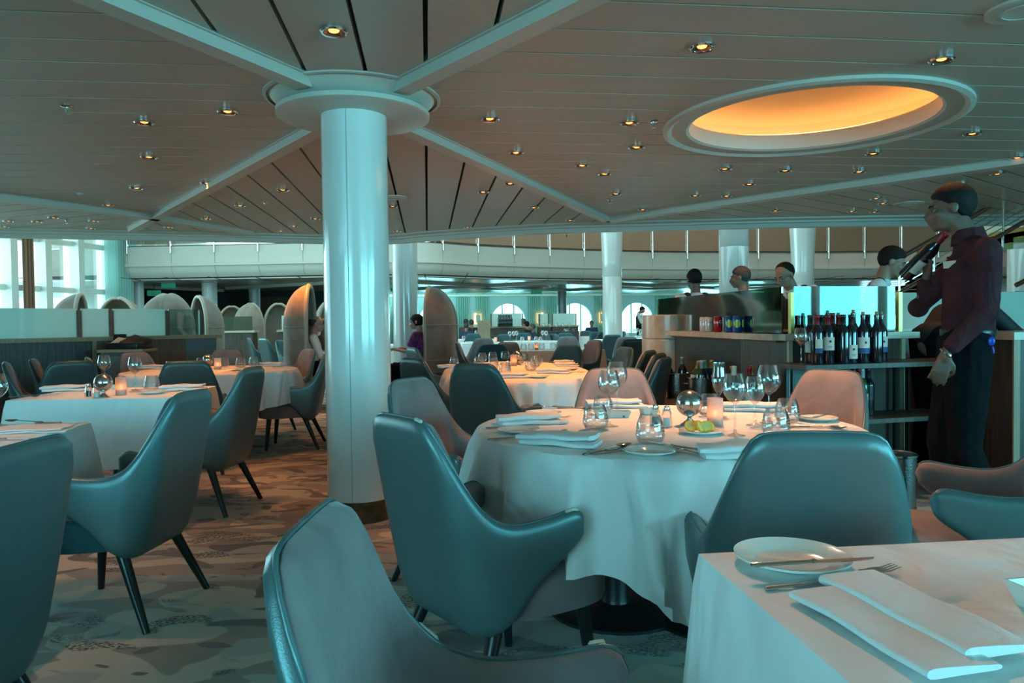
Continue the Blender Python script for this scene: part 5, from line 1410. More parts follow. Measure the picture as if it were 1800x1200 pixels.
p = at(1588, 835, 0.0); bucket('tall steel wine cooler on the floor right of the main table', (2.10, 4.05, 0), 0.11, 0.42, 'wine_cooler')

# ---- counter further right with pale edge and glass
P0 = at(1783, 585, 1.05).to_2d(); P0 = Vector((2.95, 4.35))
t = thing('side_counter', 'dark wood counter with pale stone top at the right edge', 'counter', (0, 0, 0))
bm = B(); obox(bm, P0, P0 + AX * 1.6, 0, 0.42, AY, 0, 1.03); obj('cabinet', bm, M['wood_dark'], t)
bm = B(); obox(bm, P0 - AX * 0.02, P0 + AX * 1.6, -0.03, 0.44, AY, 1.03, 1.075); obj('stone_top', bm, M['stone'], t)
bm = B(); obox(bm, P0 - AX * 0.005, P0 + AX * 0.035, -0.012, 0, AY, 0, 1.03); obj('pale_edge_strip', bm, M['wood_trim'], t)
t = thing('glass_screen', 'pale glass screen behind the standing waiter at the right edge', 'glass screen', (0, 0, 0))
q0 = at(1585, 520, 1.38).to_2d(); q0 = Vector((3.3, 6.3)); bm = B(); obox(bm, q0, q0 + AX * 2.4, 0, 0.012, AY, 1.075, 1.38); obj('glass_pane', bm, M['frost'], t)
bm = B(); obox(bm, q0 - AX * 0.9, q0 + AX * 2.4, 0.02, 0.5, AY, 0.0, 1.05); obj('cabinet', bm, M['wood_dark'], t)
bm = B(); obox(bm, q0 - AX * 0.9, q0 + AX * 2.4, -0.03, 0.5, AY, 1.05, 1.075); obj('stone_top', bm, M['stone'], t)
t = thing('food_counter', 'low counter with white trays lit orange behind the standing waiter', 'counter', (3.72, 5.15, 0))
bm = B(); box(bm, -0.1, 1.3, 0, 0.5, 0.0, 0.9); obj('cabinet', bm, M['wood_dark'], t)
bm = B(); lathe(bm, [(0, 0.02), (0.10, 0.02), (0.16, 0.06), (0.17, 0.06), (0.10, 0), (0, 0)], 24, xf((0.35, 0.2, 0.9))); obj('white_tray', bm, M['china'], t)

# ================================================================ left station
L0 = at(-120, 540, 1.38).to_2d(); L0 = at(0, 540, 1.38).to_2d(); L1 = at(378, 542.5, 1.38).to_2d()
ld = (L1 - L0).normalized(); ln_ = Vector((ld.y, -ld.x))     # towards the camera
LS = L0 - ld * 1.2
t = thing('waiter_station', 'long dark walnut service counter with pale top on the left', 'counter', (0, 0, 0))
bm = B(); obox(bm, LS, L1, -0.62, 0.0, ln_, 0.06, 1.02); obj('cabinet', bm, M['wood_dark'], t)
bm = B(); obox(bm, LS, L1 + ld * 0.05, -0.66, 0.06, ln_, 1.02, 1.06); obj('counter_top', bm, M['wood_trim'], t)
s1 = on_line(325, L0, L1); bm = B(); obox(bm, s1, L1, 0.0, 0.012, ln_, 0.06, 1.02); obj('end_panel', bm, mat('teal_grey_panel', (0.10, 0.14, 0.15), 0.25), t)
s2 = on_line(168, L0, L1); bm = B(); obox(bm, s2, s1, 0.0, 0.008, ln_, 0.06, 1.02); obj('brown_panel', bm, M['wood_brown'], t)
bm = B(); obox(bm, s2 - ld * 0.04, s2, 0.0, 0.014, ln_, 0.3, 1.02); obj('pale_edge_strip', bm, M['wood_trim'], t)
t = thing('glass_screen', 'long frosted pale green glass screen on the left service counter', 'glass screen', (0, 0, 0))
posts = [on_line(px, L0, L1) for px in (161, 218, 318, 378)]
for i, (A_, B_) in enumerate(((LS, posts[0]), (posts[0], posts[1]), (posts[1], posts[2]), (posts[2], posts[3]))):
    bm = B(); obox(bm, A_ + ld * 0.02, B_ - ld * 0.02, -0.35, -0.338, ln_, 1.06, 1.38); obj('glass_pane', bm, M['frost'] if i != 3 else glassy('clear_screen_pane', (0.72, 0.90, 0.88), 0.10, 0.6), t)
for p in posts:
    bm = B(); obox(bm, p - ld * 0.025, p + ld * 0.025, -0.36, -0.32, ln_, 1.06, 1.36); obj('post', bm, M['wood_brown'], t)
# receipt printer and its stand
p = at(224, 604, 0.93); px_ = on_line(224, L0 + ln_ * 0.30, L1 + ln_ * 0.30)
t = thing('printer_stand', 'small brown side cabinet under the receipt printer on the left', 'cabinet', (px_.x, px_.y, 0), SHIP)
bm = B(); box(bm, -0.20, 0.20, -0.2, 0.2, 0.0, 0.90); obj('cabinet', bm, M['wood_brown'], t)
bm = B(); box(bm, -0.23, 0.23, -0.22, 0.22, 0.90, 0.93); obj('top', bm, M['wood_trim'], t)
bm = B(); box(bm, -0.16, 0.16, -0.212, -0.2, 0.35, 0.86); obj('door', bm, mat('grey_door', (0.12, 0.15, 0.15), 0.4), t)
t = thing('receipt_printer', 'black receipt printer and pad on the small left cabinet', 'printer', (px_.x, px_.y, 0.93), SHIP + R(-12))
bm = B(); box(bm, -0.17, 0.20, -0.15, 0.15, 0.0, 0.07, bev=0.015); obj('base', bm, M['black'], t, 40)
bm = B(); box(bm, -0.02, 0.20, -0.12, 0.14, 0.0, 0.05, xf((0, 0, 0.07), 0, R(18), R(16)), bev=0.012); obj('lid', bm, M['black'], t, 40)
bm = B(); box(bm, -0.12, 0.04, -0.14, 0.05, 0.0, 0.006, xf((-0.02, 0, 0.085), 0, R(25), R(8))); obj('paper_pad', bm, M['label'], t)
bm = B(); box(bm, -0.2, -0.06, 0.02, 0.035, 0.06, 0.17, xf(rx=R(-14))); obj('screen', bm, M['black'], t)

# ================================================================ hooded booths
booth('orange-lit hooded booth with the seated man, left of the column', (-2.82, 10.35), R(8), w=1.0, d=0.34)
booth('hooded booth behind the seated woman, right of the column', (-1.24, 11.3), R(176), w=0.95, d=0.40)
booth('hooded booth seen from behind on the left, with vertical seam', (at(447, 620, 0.6).x * 0 - 6.55, 18.6), R(75), w=0.72, d=0.4)
booth('hooded booth with cream piped opening right of the seamed one', (-5.95, 18.9), R(-70), w=0.75, d=0.38)
booth('hooded booth with pale arched rim behind the end of the left counter', (-5.75, 13.6), R(-130), w=0.62, d=0.42)
booth('broad hooded booth dome rising above the glass screen on the left', (-5.85, 12.6), R(100), w=0.85, d=0.5)
booth('hooded booth dome with cream rim above the glass screen', (-7.35, 13.8), R(-95), w=0.85, d=0.45)
booth('leftmost hooded booth dome in front of the tall windows', (-7.1, 12.2), R(10), w=0.6, d=0.45)
booth('small distant hooded booth between the arched rim and the seamed booth', (-7.9, 20.9), R(-60), w=0.8, d=0.45)
booth('distant hooded booth half hidden behind the column', (-3.3, 14.2), R(-60), w=0.9, d=0.5)
# distant counters on the left
t = thing('waiter_station', 'distant dark counter with green glass between the left booths', 'counter', (-6.6, 17.2, 0), SHIP)
bm = B(); box(bm, -0.9, 0.55, 0, 0.5, 0, 1.0); obj('cabinet', bm, M['wood_dark'], t)
bm = B(); box(bm, -0.9, 0.6, -0.04, 0.54, 1.0, 1.05); obj('counter_top', bm, M['stone'], t)
bm = B(); box(bm, -0.9, 0.5, 0.2, 0.215, 1.05, 1.38); obj('glass_pane', bm, M['frost_green'], t)
t = thing('waiter_station', 'distant pale-topped counter right of the dark-suited waiter', 'counter', (-5.75, 18.2, 0), SHIP)
bm = B(); box(bm, 0, 0.9, 0, 0.5, 0, 1.0); obj('cabinet', bm, M['wood_dark'], t)
bm = B(); box(bm, -0.03, 0.9, -0.04, 0.54, 1.0, 1.05); obj('counter_top', bm, M['stone'], t)
bm = B(); box(bm, 0.05, 0.9, 0.2, 0.215, 1.05, 1.40); obj('glass_pane', bm, M['frost'], t)
# far stations
def far_station(x0px, x1px, ytop, label, D, extra=None):
    a = atd(x0px, 560, D); b_ = atd(x1px, 560, D)
    t = thing('far_station', label, 'counter', (a.x, D, 0), SHIP)
    w_ = (b_.x - a.x)
    bm = B(); box(bm, 0, w_, 0.0, 0.5, 0, 1.02); obj('cabinet', bm, M['wood_dark'], t)
    bm = B(); box(bm, -0.03, w_ + 0.03, -0.04, 0.54, 1.02, 1.06); obj('counter_top', bm, M['wood_trim'], t)
    bm = B(); box(bm, 0.05, w_ - 0.05, 0.2, 0.215, 1.06, 1.40); obj('glass_pane', bm, M['frost'], t)
    for x in (0.02, w_ - 0.04):
        bm = B(); box(bm, x, x + 0.03, 0.19, 0.23, 1.06, 1.40); obj('post', bm, M['wood_brown'], t)
    return t
far_station(862, 922, 553, 'distant station with frosted screen and wine bottles', 19.0)
far_station(948, 968, 554, 'distant station, left half of the twin glass screens', 21.0)
far_station(971, 1017, 553, 'distant station, right half of the twin glass screens', 21.0)
t = thing('wooden_box', 'small brown wooden host stand left of the distant bottles', 'stand', (atd(851, 570, 18.4).x, 18.4, 0), SHIP); bm = B(); box(bm, -0.15, 0.15, 0, 0.2, 0.6, 1.22); obj('panel', bm, M['wood_trim'], t); bm = B(); box(bm, -0.13, 0.13, 0.02, 0.18, 0, 0.6); obj('base', bm, M['wood_dark'], t)
for i in range(9):
    p = atd(877 + i * 2.7, 570, 18.7 + (i % 2) * 0.12)
    b_ = bottle(foil='foil_black', label=(i % 3 == 1), lcol='label') if i == 0 else copy_tree(fb)
    if i == 0: fb = b_; tag(fb, 'dark wine bottle in the row on the distant station', 'wine bottle', 'bottles on the distant station')
    b_['label'] = 'dark wine bottle on the distant station, %s from the left' % ORD[i]
    b_.location = (p.x, p.y, 1.06) if False else (p.x, 18.86 + (i % 2) * 0.0 + (877 + i * 2.7 - 866) / 60 * 0.1, 1.06)
for i in range(5):
    p = atd(955 + i * 11, 575, 20.7); put('wine', (p.x, 20.4, 0.9), 'distant wine glass on the ledge before the twin station, %s from the left' % ORD[i], 0, 'wine glasses before the twin station')
t = thing('glass_ledge', 'low ledge in front of the twin station carrying wine glasses', 'shelf', (atd(948, 575, 20.4).x, 20.4, 0), 0); bm = B(); box(bm, 0, 1.1, -0.12, 0.12, 0.87, 0.9); obj('shelf', bm, M['wood_dark'], t); bm = B(); box(bm, 0.02, 1.08, -0.1, 0.1, 0, 0.87); obj('base', bm, M['wood_dark'], t)
p = atd(1111, 606, 12.6); bm = B(); box(bm, -0.05, 0.05, -0.04, 0.04, 0.55, 0.86, bev=0.02); o = obj('hanging_cloth', bm, M['magenta'], None, 40, (p.x, p.y, 0)); tag(o, 'magenta cloth hanging among the distant chairs', 'cloth')
# ---- columns beyond
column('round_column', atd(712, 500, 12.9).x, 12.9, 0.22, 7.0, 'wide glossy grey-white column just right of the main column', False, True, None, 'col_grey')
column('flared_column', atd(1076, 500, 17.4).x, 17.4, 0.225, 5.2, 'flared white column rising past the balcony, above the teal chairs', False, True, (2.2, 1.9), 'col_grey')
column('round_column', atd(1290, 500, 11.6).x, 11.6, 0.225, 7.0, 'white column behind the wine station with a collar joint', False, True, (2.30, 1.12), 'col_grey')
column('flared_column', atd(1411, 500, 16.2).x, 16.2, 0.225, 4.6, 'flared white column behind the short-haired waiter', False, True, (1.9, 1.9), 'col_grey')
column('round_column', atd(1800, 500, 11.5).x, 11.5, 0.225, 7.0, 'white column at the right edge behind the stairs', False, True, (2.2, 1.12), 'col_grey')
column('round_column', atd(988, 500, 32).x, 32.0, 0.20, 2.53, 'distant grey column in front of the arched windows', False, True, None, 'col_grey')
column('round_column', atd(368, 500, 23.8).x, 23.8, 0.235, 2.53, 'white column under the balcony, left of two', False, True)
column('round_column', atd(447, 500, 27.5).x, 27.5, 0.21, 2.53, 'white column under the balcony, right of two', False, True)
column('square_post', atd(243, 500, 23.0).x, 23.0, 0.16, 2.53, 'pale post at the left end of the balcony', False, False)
# ================================================================ people
M['eye'] = mat('eye_white', (0.13, 0.11, 0.10), 0.35)
def ell(bm, c, r, rot=None, seg=16):
    m = Matrix.Translation(Vector(c)) @ (rot.to_4x4() if rot else Matrix.Identity(4)) @ Matrix.Diagonal((*r, 1))
    bmesh.ops.create_uvsphere(bm, u_segments=seg, v_segments=max(8, seg * 2 // 3), radius=1.0, matrix=m)
def cap(bm, pts, rad, n=12, flat=1.0):
    """tapered limb with rounded joints"""
    rad = [rad] * len(pts) if isinstance(rad, (int, float)) else rad
    tube(bm, pts, rad, n, flat=flat)
    for p, r in zip(pts, rad): ell(bm, p, (r * 0.99,) * 3, seg=n)
def fuse(name, bm, m, parent, voxel, iters=4, fac=0.6):
    """weld overlapping volumes into one continuous skin"""
    me = bpy.data.meshes.new(name); bm.to_mesh(me); bm.free()
    o = bpy.data.objects.new(name, me); C.objects.link(o)
    r = o.modifiers.new('weld', 'REMESH'); r.mode = 'VOXEL'; r.voxel_size = voxel
    s = o.modifiers.new('soft', 'SMOOTH'); s.iterations = iters; s.factor = fac
    bpy.context.view_layer.update()
    me2 = bpy.data.meshes.new_from_object(o.evaluated_get(bpy.context.evaluated_depsgraph_get()))
    o.modifiers.clear(); o.data = me2; me2.name = name
    bpy.data.meshes.remove(me)
    for p in me2.polygons: p.use_smooth = True
    me2.materials.clear(); me2.materials.append(m)
    o.parent = parent; return o
def head_parts(bm, T):
    """T: 4x4 placing the head (face towards +y)"""
    def e(c, r):
        m = T @ Matrix.Translation(Vector(c)) @ Matrix.Diagonal((*r, 1)); bmesh.ops.create_uvsphere(bm, u_segments=20, v_segments=14, radius=1.0, matrix=m)
    e((0, -0.014, 0.032), (0.073, 0.093, 0.083)); e((0, 0.024, -0.030), (0.058, 0.064, 0.076)); e((0, 0.066, -0.086), (0.023, 0.019, 0.017)); e((0, 0.035, -0.078), (0.046, 0.044, 0.024))
    e((0, 0.074, 0.020), (0.048, 0.017, 0.010)); e((0, 0.091, -0.058), (0.022, 0.011, 0.0055)); e((0, 0.088, -0.068), (0.020, 0.011, 0.006)); e((0.036, 0.056, -0.022), (0.024, 0.024, 0.022)); e((-0.036, 0.056, -0.022), (0.024, 0.024, 0.022))
    for s in (-1, 1): e((s * 0.076, -0.010, -0.004), (0.009, 0.019, 0.031))
    vs = tube(bm, [(0, 0.080, 0.012), (0, 0.098, -0.010), (0, 0.108, -0.030)], [0.009, 0.011, 0.0135], 10); bmesh.ops.transform(bm, matrix=T, verts=vs)
    e((0, 0.100, -0.037), (0.018, 0.016, 0.010)); e((0, 0.072, -0.030), (0.040, 0.028, 0.045))
def face_bits(T, parent, glasses=False, beard=False):
    bm = B()
    for s in (-1, 1):
        bmesh.ops.create_uvsphere(bm, u_segments=14, v_segments=10, radius=0.0115, matrix=T @ Matrix.Translation((s * 0.030, 0.0695, 0.001)))
    obj('eyes', bm, M['eye'], parent, 60)
    bm = B()
    for s in (-1, 1):
        bmesh.ops.create_uvsphere(bm, u_segments=12, v_segments=8, radius=0.0065, matrix=T @ Matrix.Translation((s * 0.030, 0.0765, 0.000)))
    obj('irises', bm, M['black'], parent, 60)
    bm = B()
    for s in (-1, 1):
        vs = tube(bm, [(s * 0.014, 0.090, 0.018), (s * 0.030, 0.088, 0.024), (s * 0.048, 0.074, 0.018)], [0.003, 0.004, 0.002], 6); bmesh.ops.transform(bm, matrix=T, verts=vs)
    obj('eyebrows', bm, M['hair'], parent, 60)
    if glasses:
        bm = B()
        for s in (-1, 1):
            vs = tube(bm, [(s * 0.031 + 0.021 * math.cos(a), 0.099, -0.002 + 0.015 * math.sin(a)) for a in [2 * PI * k / 16 for k in range(17)]], 0.0016, 6, cap=False)
            vs += tube(bm, [(s * 0.052, 0.098, 0.002), (s * 0.076, 0.02, 0.004), (s * 0.078, -0.012, 0.0)], 0.0016, 6); bmesh.ops.transform(bm, matrix=T, verts=vs)
        obj('glasses', bm, M['black'], parent, 60)
def hair_cap(T, parent, m, style='short'):
    bm = B(); k = 1.10 if style != 'bun' else 1.2
    bmesh.ops.create_uvsphere(bm, u_segments=48, v_segments=32, radius=1.0)
    for v in bm.verts:
        x, y, z = v.co.x * 0.073, v.co.y * 0.093 - 0.014, v.co.z * 0.083 + 0.032
        if style == 'short': lim = interp([(-0.11, -0.065), (-0.05, -0.055), (-0.025, -0.02), (-0.01, 0.018), (0.015, 0.022), (0.035, 0.040), (0.08, 0.060)], y)
        elif style == 'receding': lim = interp([(-0.11, -0.045), (-0.05, -0.035), (-0.02, 0.012), (0.005, 0.05), (0.03, 0.105)], y)
        elif style == 'bald': lim = interp([(-0.11, -0.04), (-0.05, -0.03), (-0.01, 0.03), (0.0, 0.2)], y); 
        else: lim = interp([(-0.11, -0.09), (0.0, -0.08), (0.03, -0.02), (0.06, 0.04)], y)
        if style == 'bald' and z > 0.06: lim = 1
        on = sstep((z - lim) / 0.012 + 0.5)
        kk = 0.93 + (k - 0.93) * on
        jit = 1 + 0.012 * math.sin(x * 300 + y * 210) * on
        v.co = Vector(((v.co.x * 0.073) * kk * jit, (v.co.y * 0.093) * kk * jit - 0.014, (v.co.z * 0.083) * (kk + (0.07 * on if style == 'short' else 0)) * jit + 0.032))
        if style == 'bob' : 
            if v.co.z < 0 and v.co.y < 0.02: v.co.z *= 1.35; v.co.x *= 1.12
    bmesh.ops.transform(bm, matrix=T, verts=bm.verts)
    obj('hair', bm, m, parent, 80)
def hand_parts(bm, wrist, d, nrm, side, curl=0.35, spread=0.16, k=1.0):
    """five separate fingers; d: direction of the fingers, nrm: palm normal, side +1/-1 thumb side"""
    d = Vector(d).normalized(); nrm = Vector(nrm); nrm = (nrm - d * nrm.dot(d)).normalized(); lat = d.cross(nrm) * side
    w = Vector(wrist)
    cap(bm, [w - d * 0.02, w + d * 0.01], [0.025 * k, 0.026 * k], 10)
    for j in range(4):
        q = (j - 1.5)
        cap(bm, [w + d * 0.01 + lat * q * 0.010, w + d * 0.085 * k + lat * q * 0.0195 * k], [0.016 * k, 0.0115 * k], 8)
    lens = [0.068, 0.076, 0.070, 0.056]
    for j in range(4):
        q = (1.5 - j); b = w + d * (0.088 - 0.004 * abs(q)) * k + lat * q * 0.0205 * k
        dd = (d + lat * q * spread * 0.35).normalized(); L_ = lens[j] * k; p = b; pts = [p]; ang = 0
        for seg_ in (0.45, 0.32, 0.23):
            ang += curl * (0.8 + 0.15 * j)
            dirn = dd * math.cos(ang) + nrm * math.sin(ang); p = p + dirn * L_ * seg_; pts.append(p)
        cap(bm, pts, [0.0098 * k, 0.0090 * k, 0.0082 * k, 0.0070 * k], 8)
    b = w + d * 0.022 * k + lat * 0.024 * k
    cap(bm, [b, b + (lat * 0.8 + d * 0.7 + nrm * 0.2).normalized() * 0.036 * k, b + (lat * 0.55 + d * 0.9 + nrm * 0.35).normalized() * 0.066 * k, b + (lat * 0.3 + d * 1.0 + nrm * 0.5).normalized() * 0.088 * k], [0.0145 * k, 0.0115 * k, 0.0100 * k, 0.0085 * k], 8)
J0 = dict(hipL=(-0.09, 0, 0.95), hipR=(0.09, 0, 0.95), kneeL=(-0.10, 0.02, 0.52), kneeR=(0.10, 0.02, 0.52), ankL=(-0.10, -0.03, 0.09), ankR=(0.10, -0.03, 0.09),
          pelvis=(0, -0.01, 0.98), waist=(0, 0.0, 1.10), chest=(0, 0.0, 1.33), neck=(0, -0.01, 1.50), shL=(-0.19, -0.01, 1.45), shR=(0.19, -0.01, 1.45),
          elL=(-0.25, 0.0, 1.17), elR=(0.25, 0.0, 1.17), wrL=(-0.22, 0.14, 0.98), wrR=(0.22, 0.14, 0.98), head=(0, 0.03, 1.66), handL=(0.05, 0.3, -1), handR=(-0.05, 0.3, -1), pnL=(1, 0, 0), pnR=(-1, 0, 0))
def human(label, loc, yaw, skin, top, bottom, hair, style='short', J={}, hp=0.0, hy=0.0, hr=0.0, voxel=0.011, sleeves='long', vest=None, glasses=False, shoes=True, scale=1.0, curl=(0.35, 0.35), hv=None, fat=1.0, thumb=(1, 1), collar=None, apron=None, group=None):
    j = dict(J0); j.update(J); j = {k: Vector(v) for k, v in j.items()}
    t = thing('person', label, 'person', (loc[0], loc[1], loc[2] if len(loc) > 2 else 0), R(yaw), group); t.scale = (scale,) * 3
    T = Matrix.Translation(j['head']) @ Euler((R(hp), R(hr), R(hy))).to_matrix().to_4x4()
    neck_top = T @ Vector((0, -0.02, -0.055))
    bm = B(); head_parts(bm, T)
    cap(bm, [j['neck'] + Vector((0, 0, -0.04)), (j['neck'] + neck_top) / 2, neck_top], [0.062, 0.054, 0.054])
    cap(bm, [j['pelvis'], j['waist'], j['chest'], j['neck'] + Vector((0, 0, -0.05))], [0.10, 0.10, 0.11, 0.06]); cap(bm, [j['shL'], j['shR']], 0.05)
    for s in 'LR':
        cap(bm, [j['sh' + s], j['el' + s], j['wr' + s]], [0.046, 0.037, 0.026])
        hand_parts(bm, j['wr' + s] + j['hand' + s].normalized() * 0.02, j['hand' + s], j['pn' + s], (1 if s == 'L' else -1) * thumb[0 if s == 'L' else 1], curl[0 if s == 'L' else 1])
        cap(bm, [j['hip' + s], j['knee' + s], j['ank' + s]], [0.075, 0.052, 0.036]); cap(bm, [j['ank' + s], j['ank' + s] + Vector((0, 0.12, -0.05))], [0.035, 0.03])
    fuse('body', bm, M[skin], t, min(voxel, 0.0085), 2, 0.5)
    # top
    bm = B(); f = fat
    w1, w2 = Vector((0.07, 0, 0)), Vector((0.09, 0, 0))
    for s in (-1, 1):
        cap(bm, [j['pelvis'] + w1 * s * 0.6 + Vector((0, 0, 0.05)), j['waist'] + w1 * s * 0.8, j['chest'] + w2 * s, (j['sh' + ('L' if s < 0 else 'R')] * 0.62 + j['neck'] * 0.38) + Vector((0, 0, -0.02))], [0.105 * f, 0.105 * f, 0.112, 0.055])
    cap(bm, [j['pelvis'] + Vector((0, 0, 0.05)), j['waist'], j['chest'], j['neck'] + Vector((0, 0, -0.075))], [0.108 * f, 0.108 * f, 0.112, 0.07])
    cap(bm, [j['shL'] + Vector((0, 0, 0.0)), j['neck'] + Vector((0, 0, -0.045)), j['shR']], [0.058, 0.066, 0.058])
    for s in 'LR':
        a, e_, w_ = j['sh' + s], j['el' + s], j['wr' + s]
        if sleeves == 'long': cap(bm, [a, a.lerp(e_, 0.5), e_, e_.lerp(w_, 0.85)], [0.064, 0.060, 0.053, 0.042])
        else: cap(bm, [a, a.lerp(e_, 0.55)], [0.066, 0.066])
    fuse('shirt', bm, M[top], t, voxel, 3, 0.5)
    if vest:
        bm = B()
        for s in (-1, 1):
            cap(bm, [j['pelvis'] + w1 * s * 0.62 + Vector((0, 0, 0.0)), j['waist'] + w1 * s * 0.85, j['chest'] + w2 * s, j['sh' + ('L' if s < 0 else 'R')] * 0.55 + j['neck'] * 0.45 + Vector((0, -0.005, 0.0))], [0.112 * f, 0.113 * f, 0.120, 0.058])
        cap(bm, [j['pelvis'], j['waist'], j['chest']], [0.115 * f, 0.115 * f, 0.118])
        fuse('waistcoat', bm, M[vest], t, voxel, 3, 0.5)
    if collar:
        bm = B(); lathe(bm, [(0.066, -0.03), (0.060, 0.012), (0.066, 0.016), (0.076, -0.03)], 24, Matrix.Translation(j['neck'] + Vector((0, 0.0, 0.005))), closed=True); obj('collar', bm, M[collar], t, 50)
    # trousers
    bm = B()
    for s in 'LR': cap(bm, [j['hip' + s] + Vector((0, 0, 0.03)), j['hip' + s].lerp(j['knee' + s], 0.5), j['knee' + s], j['knee' + s].lerp(j['ank' + s], 0.95)], [0.104 * f, 0.092, 0.074, 0.062])
    cap(bm, [j['hipL'] + Vector((0, 0, 0.06)), j['hipR'] + Vector((0, 0, 0.06))], 0.108 * f)
    fuse('trousers', bm, M[bottom], t, voxel, 3, 0.5)
    if shoes:
        for s in 'LR':
            bm = B(); a = j['ank' + s]; gz = a.z - 0.09
            ell(bm, (a.x, a.y + 0.07, gz + 0.035), (0.045, 0.13, 0.034)); ell(bm, (a.x, a.y - 0.01, gz + 0.05), (0.038, 0.05, 0.048)); fuse('shoe', bm, M['black'], t, 0.012, 2)
    hair_cap(T, t, M[hair], style); face_bits(T, t, glasses)
    return t, j, T
# ---- the waiter walking with a bottle
WX, WY, WYAW = 2.22, 3.6, 64
JW = dict(hipL=(-0.09, 0.01, 0.97), hipR=(0.09, 0.02, 0.97), kneeL=(-0.10, 0.02, 0.53), kneeR=(0.09, 0.10, 0.55), ankL=(-0.10, -0.14, 0.11), ankR=(0.09, 0.04, 0.09), pelvis=(0, 0.0, 1.02), waist=(0, 0.0, 1.15), chest=(0, -0.01, 1.36),
          neck=(0, 0.0, 1.555), shL=(-0.185, -0.055, 1.47), shR=(0.185, -0.01, 1.47), elL=(-0.235, -0.05, 1.19), wrL=(-0.22, 0.105, 1.01), elR=(0.25, 0.20, 1.22), wrR=(0.205, 0.165, 1.36), head=(0, 0.075, 1.695),
          handL=(0.02, 0.28, -1), pnL=(1, 0.1, 0), handR=(-0.25, -0.1, 1), pnR=(-0.4, 1, 0.2))
wt, j, T = human('standing waiter in dark maroon shirt carrying a wine bottle on his shoulder', (WX, WY, 0), WYAW, 'skin', 'shirt_maroon', 'trouser', 'hair', 'short', JW, hp=-4, voxel=0.008, curl=(0.32, 0.6), fat=1.05)
bm = B(); lathe(bm, [(0.070, -0.045), (0.060, 0.02), (0.066, 0.024), (0.082, -0.045)], 28, Matrix.Translation((0, 0.0, 1.57)) @ Euler((R(-8), 0, 0)).to_matrix().to_4x4(), closed=True); obj('shirt_collar', bm, M['shirt_maroon'], wt, 50)
bm = B(); box(bm, -0.038, 0.038, -0.003, 0.003, -0.017, 0.017, xf((-0.10, 0.085, 1.42), R(38), R(-6)), bev=0.001); obj('name_badge', bm, M['label'], wt)
bm = B(); lathe(bm, [(0.125, 1.075), (0.128, 1.08), (0.128, 1.105), (0.125, 1.11)], 40, Matrix.Diagonal((1.32, 0.93, 1, 1)), closed=True); obj('belt', bm, M['black'], wt, 60)
bm = B(); ell(bm, (-0.178, -0.075, 1.055), (0.005, 0.015, 0.021)); tube(bm, [(-0.178, -0.08, 1.03), (-0.178, -0.085, 1.00)], 0.004, 6); obj('key_tag', bm, M['blue_tag'], wt, 60)
bm = B(); box(bm, -0.182, -0.178, 0.02, 0.045, 0.92, 0.97, xf(rx=R(0))); obj('pocket_card', bm, M['label'], wt)
bm = B(); lathe(bm, [(0.030, -0.006), (0.034, 0), (0.030, 0.006)], 20, Matrix.Translation((-0.22, 0.108, 1.0)) @ Euler((R(40), 0, 0)).to_matrix().to_4x4(), closed=True); obj('bracelet', bm, M['steel'], wt, 60)
# carried bottle: a thing of its own in his hand
b_ = bottle(foil='foil_red', labz=(0.05, 0.13)); tag(b_, 'red foil wine bottle carried in the raised hand of the standing waiter', 'wine bottle')
mw = Matrix.Translation((WX, WY, 0)) @ Matrix.Rotation(R(WYAW), 4, 'Z')
pa, pb = mw @ Vector((0.225, 0.265, 1.385)), mw @ Vector((0.10, 0.085, 1.585))
b_.location = pa; b_.rotation_euler = (pb - pa).to_track_quat('Z', 'Y').to_euler()
# ---- staff behind the wine station
def stand_at(px, ytop, H, D): p = atd(px, ytop, D); return p.x, D, p.z / H
for px, yt, D, yaw, skin, hair, style, kw, lb in (
    (1222, 475, 7.9, 12, 'skin', 'hair', 'short', dict(hp=-10), 'dark-haired waiter in black waistcoat seen from behind, left of the column'),
    (1306, 470, 7.7, 62, 'skin_tan', 'hair_grey', 'short', dict(hp=-4), 'grey-haired man in dark jacket behind the wine station, facing left'),
    (1398, 462, 6.7, 118, 'skin_tan', 'hair', 'receding', dict(hp=-26, glasses=True, J=dict(head=(0, 0.14, 1.60), neck=(0, 0.03, 1.47))), 'balding waiter in glasses looking down behind the wine station'),
    (1543, 444, 5.55, -112, 'skin_tan', 'hair', 'short', dict(hp=-20, J=dict(head=(0, 0.10, 1.64), neck=(0, 0.02, 1.49))), 'young short-haired waiter in black waistcoat looking down behind station')):
    x, y, sc = stand_at(px, yt, 1.77 if 'J' not in kw else 1.72, D)
    human(lb, (x, y, 0), yaw, skin, 'shirt_white' if 'jacket' not in lb else 'vest', 'trouser', hair, style, vest='vest' if 'jacket' not in lb else None, scale=sc, voxel=0.013, collar='shirt_white', **kw)
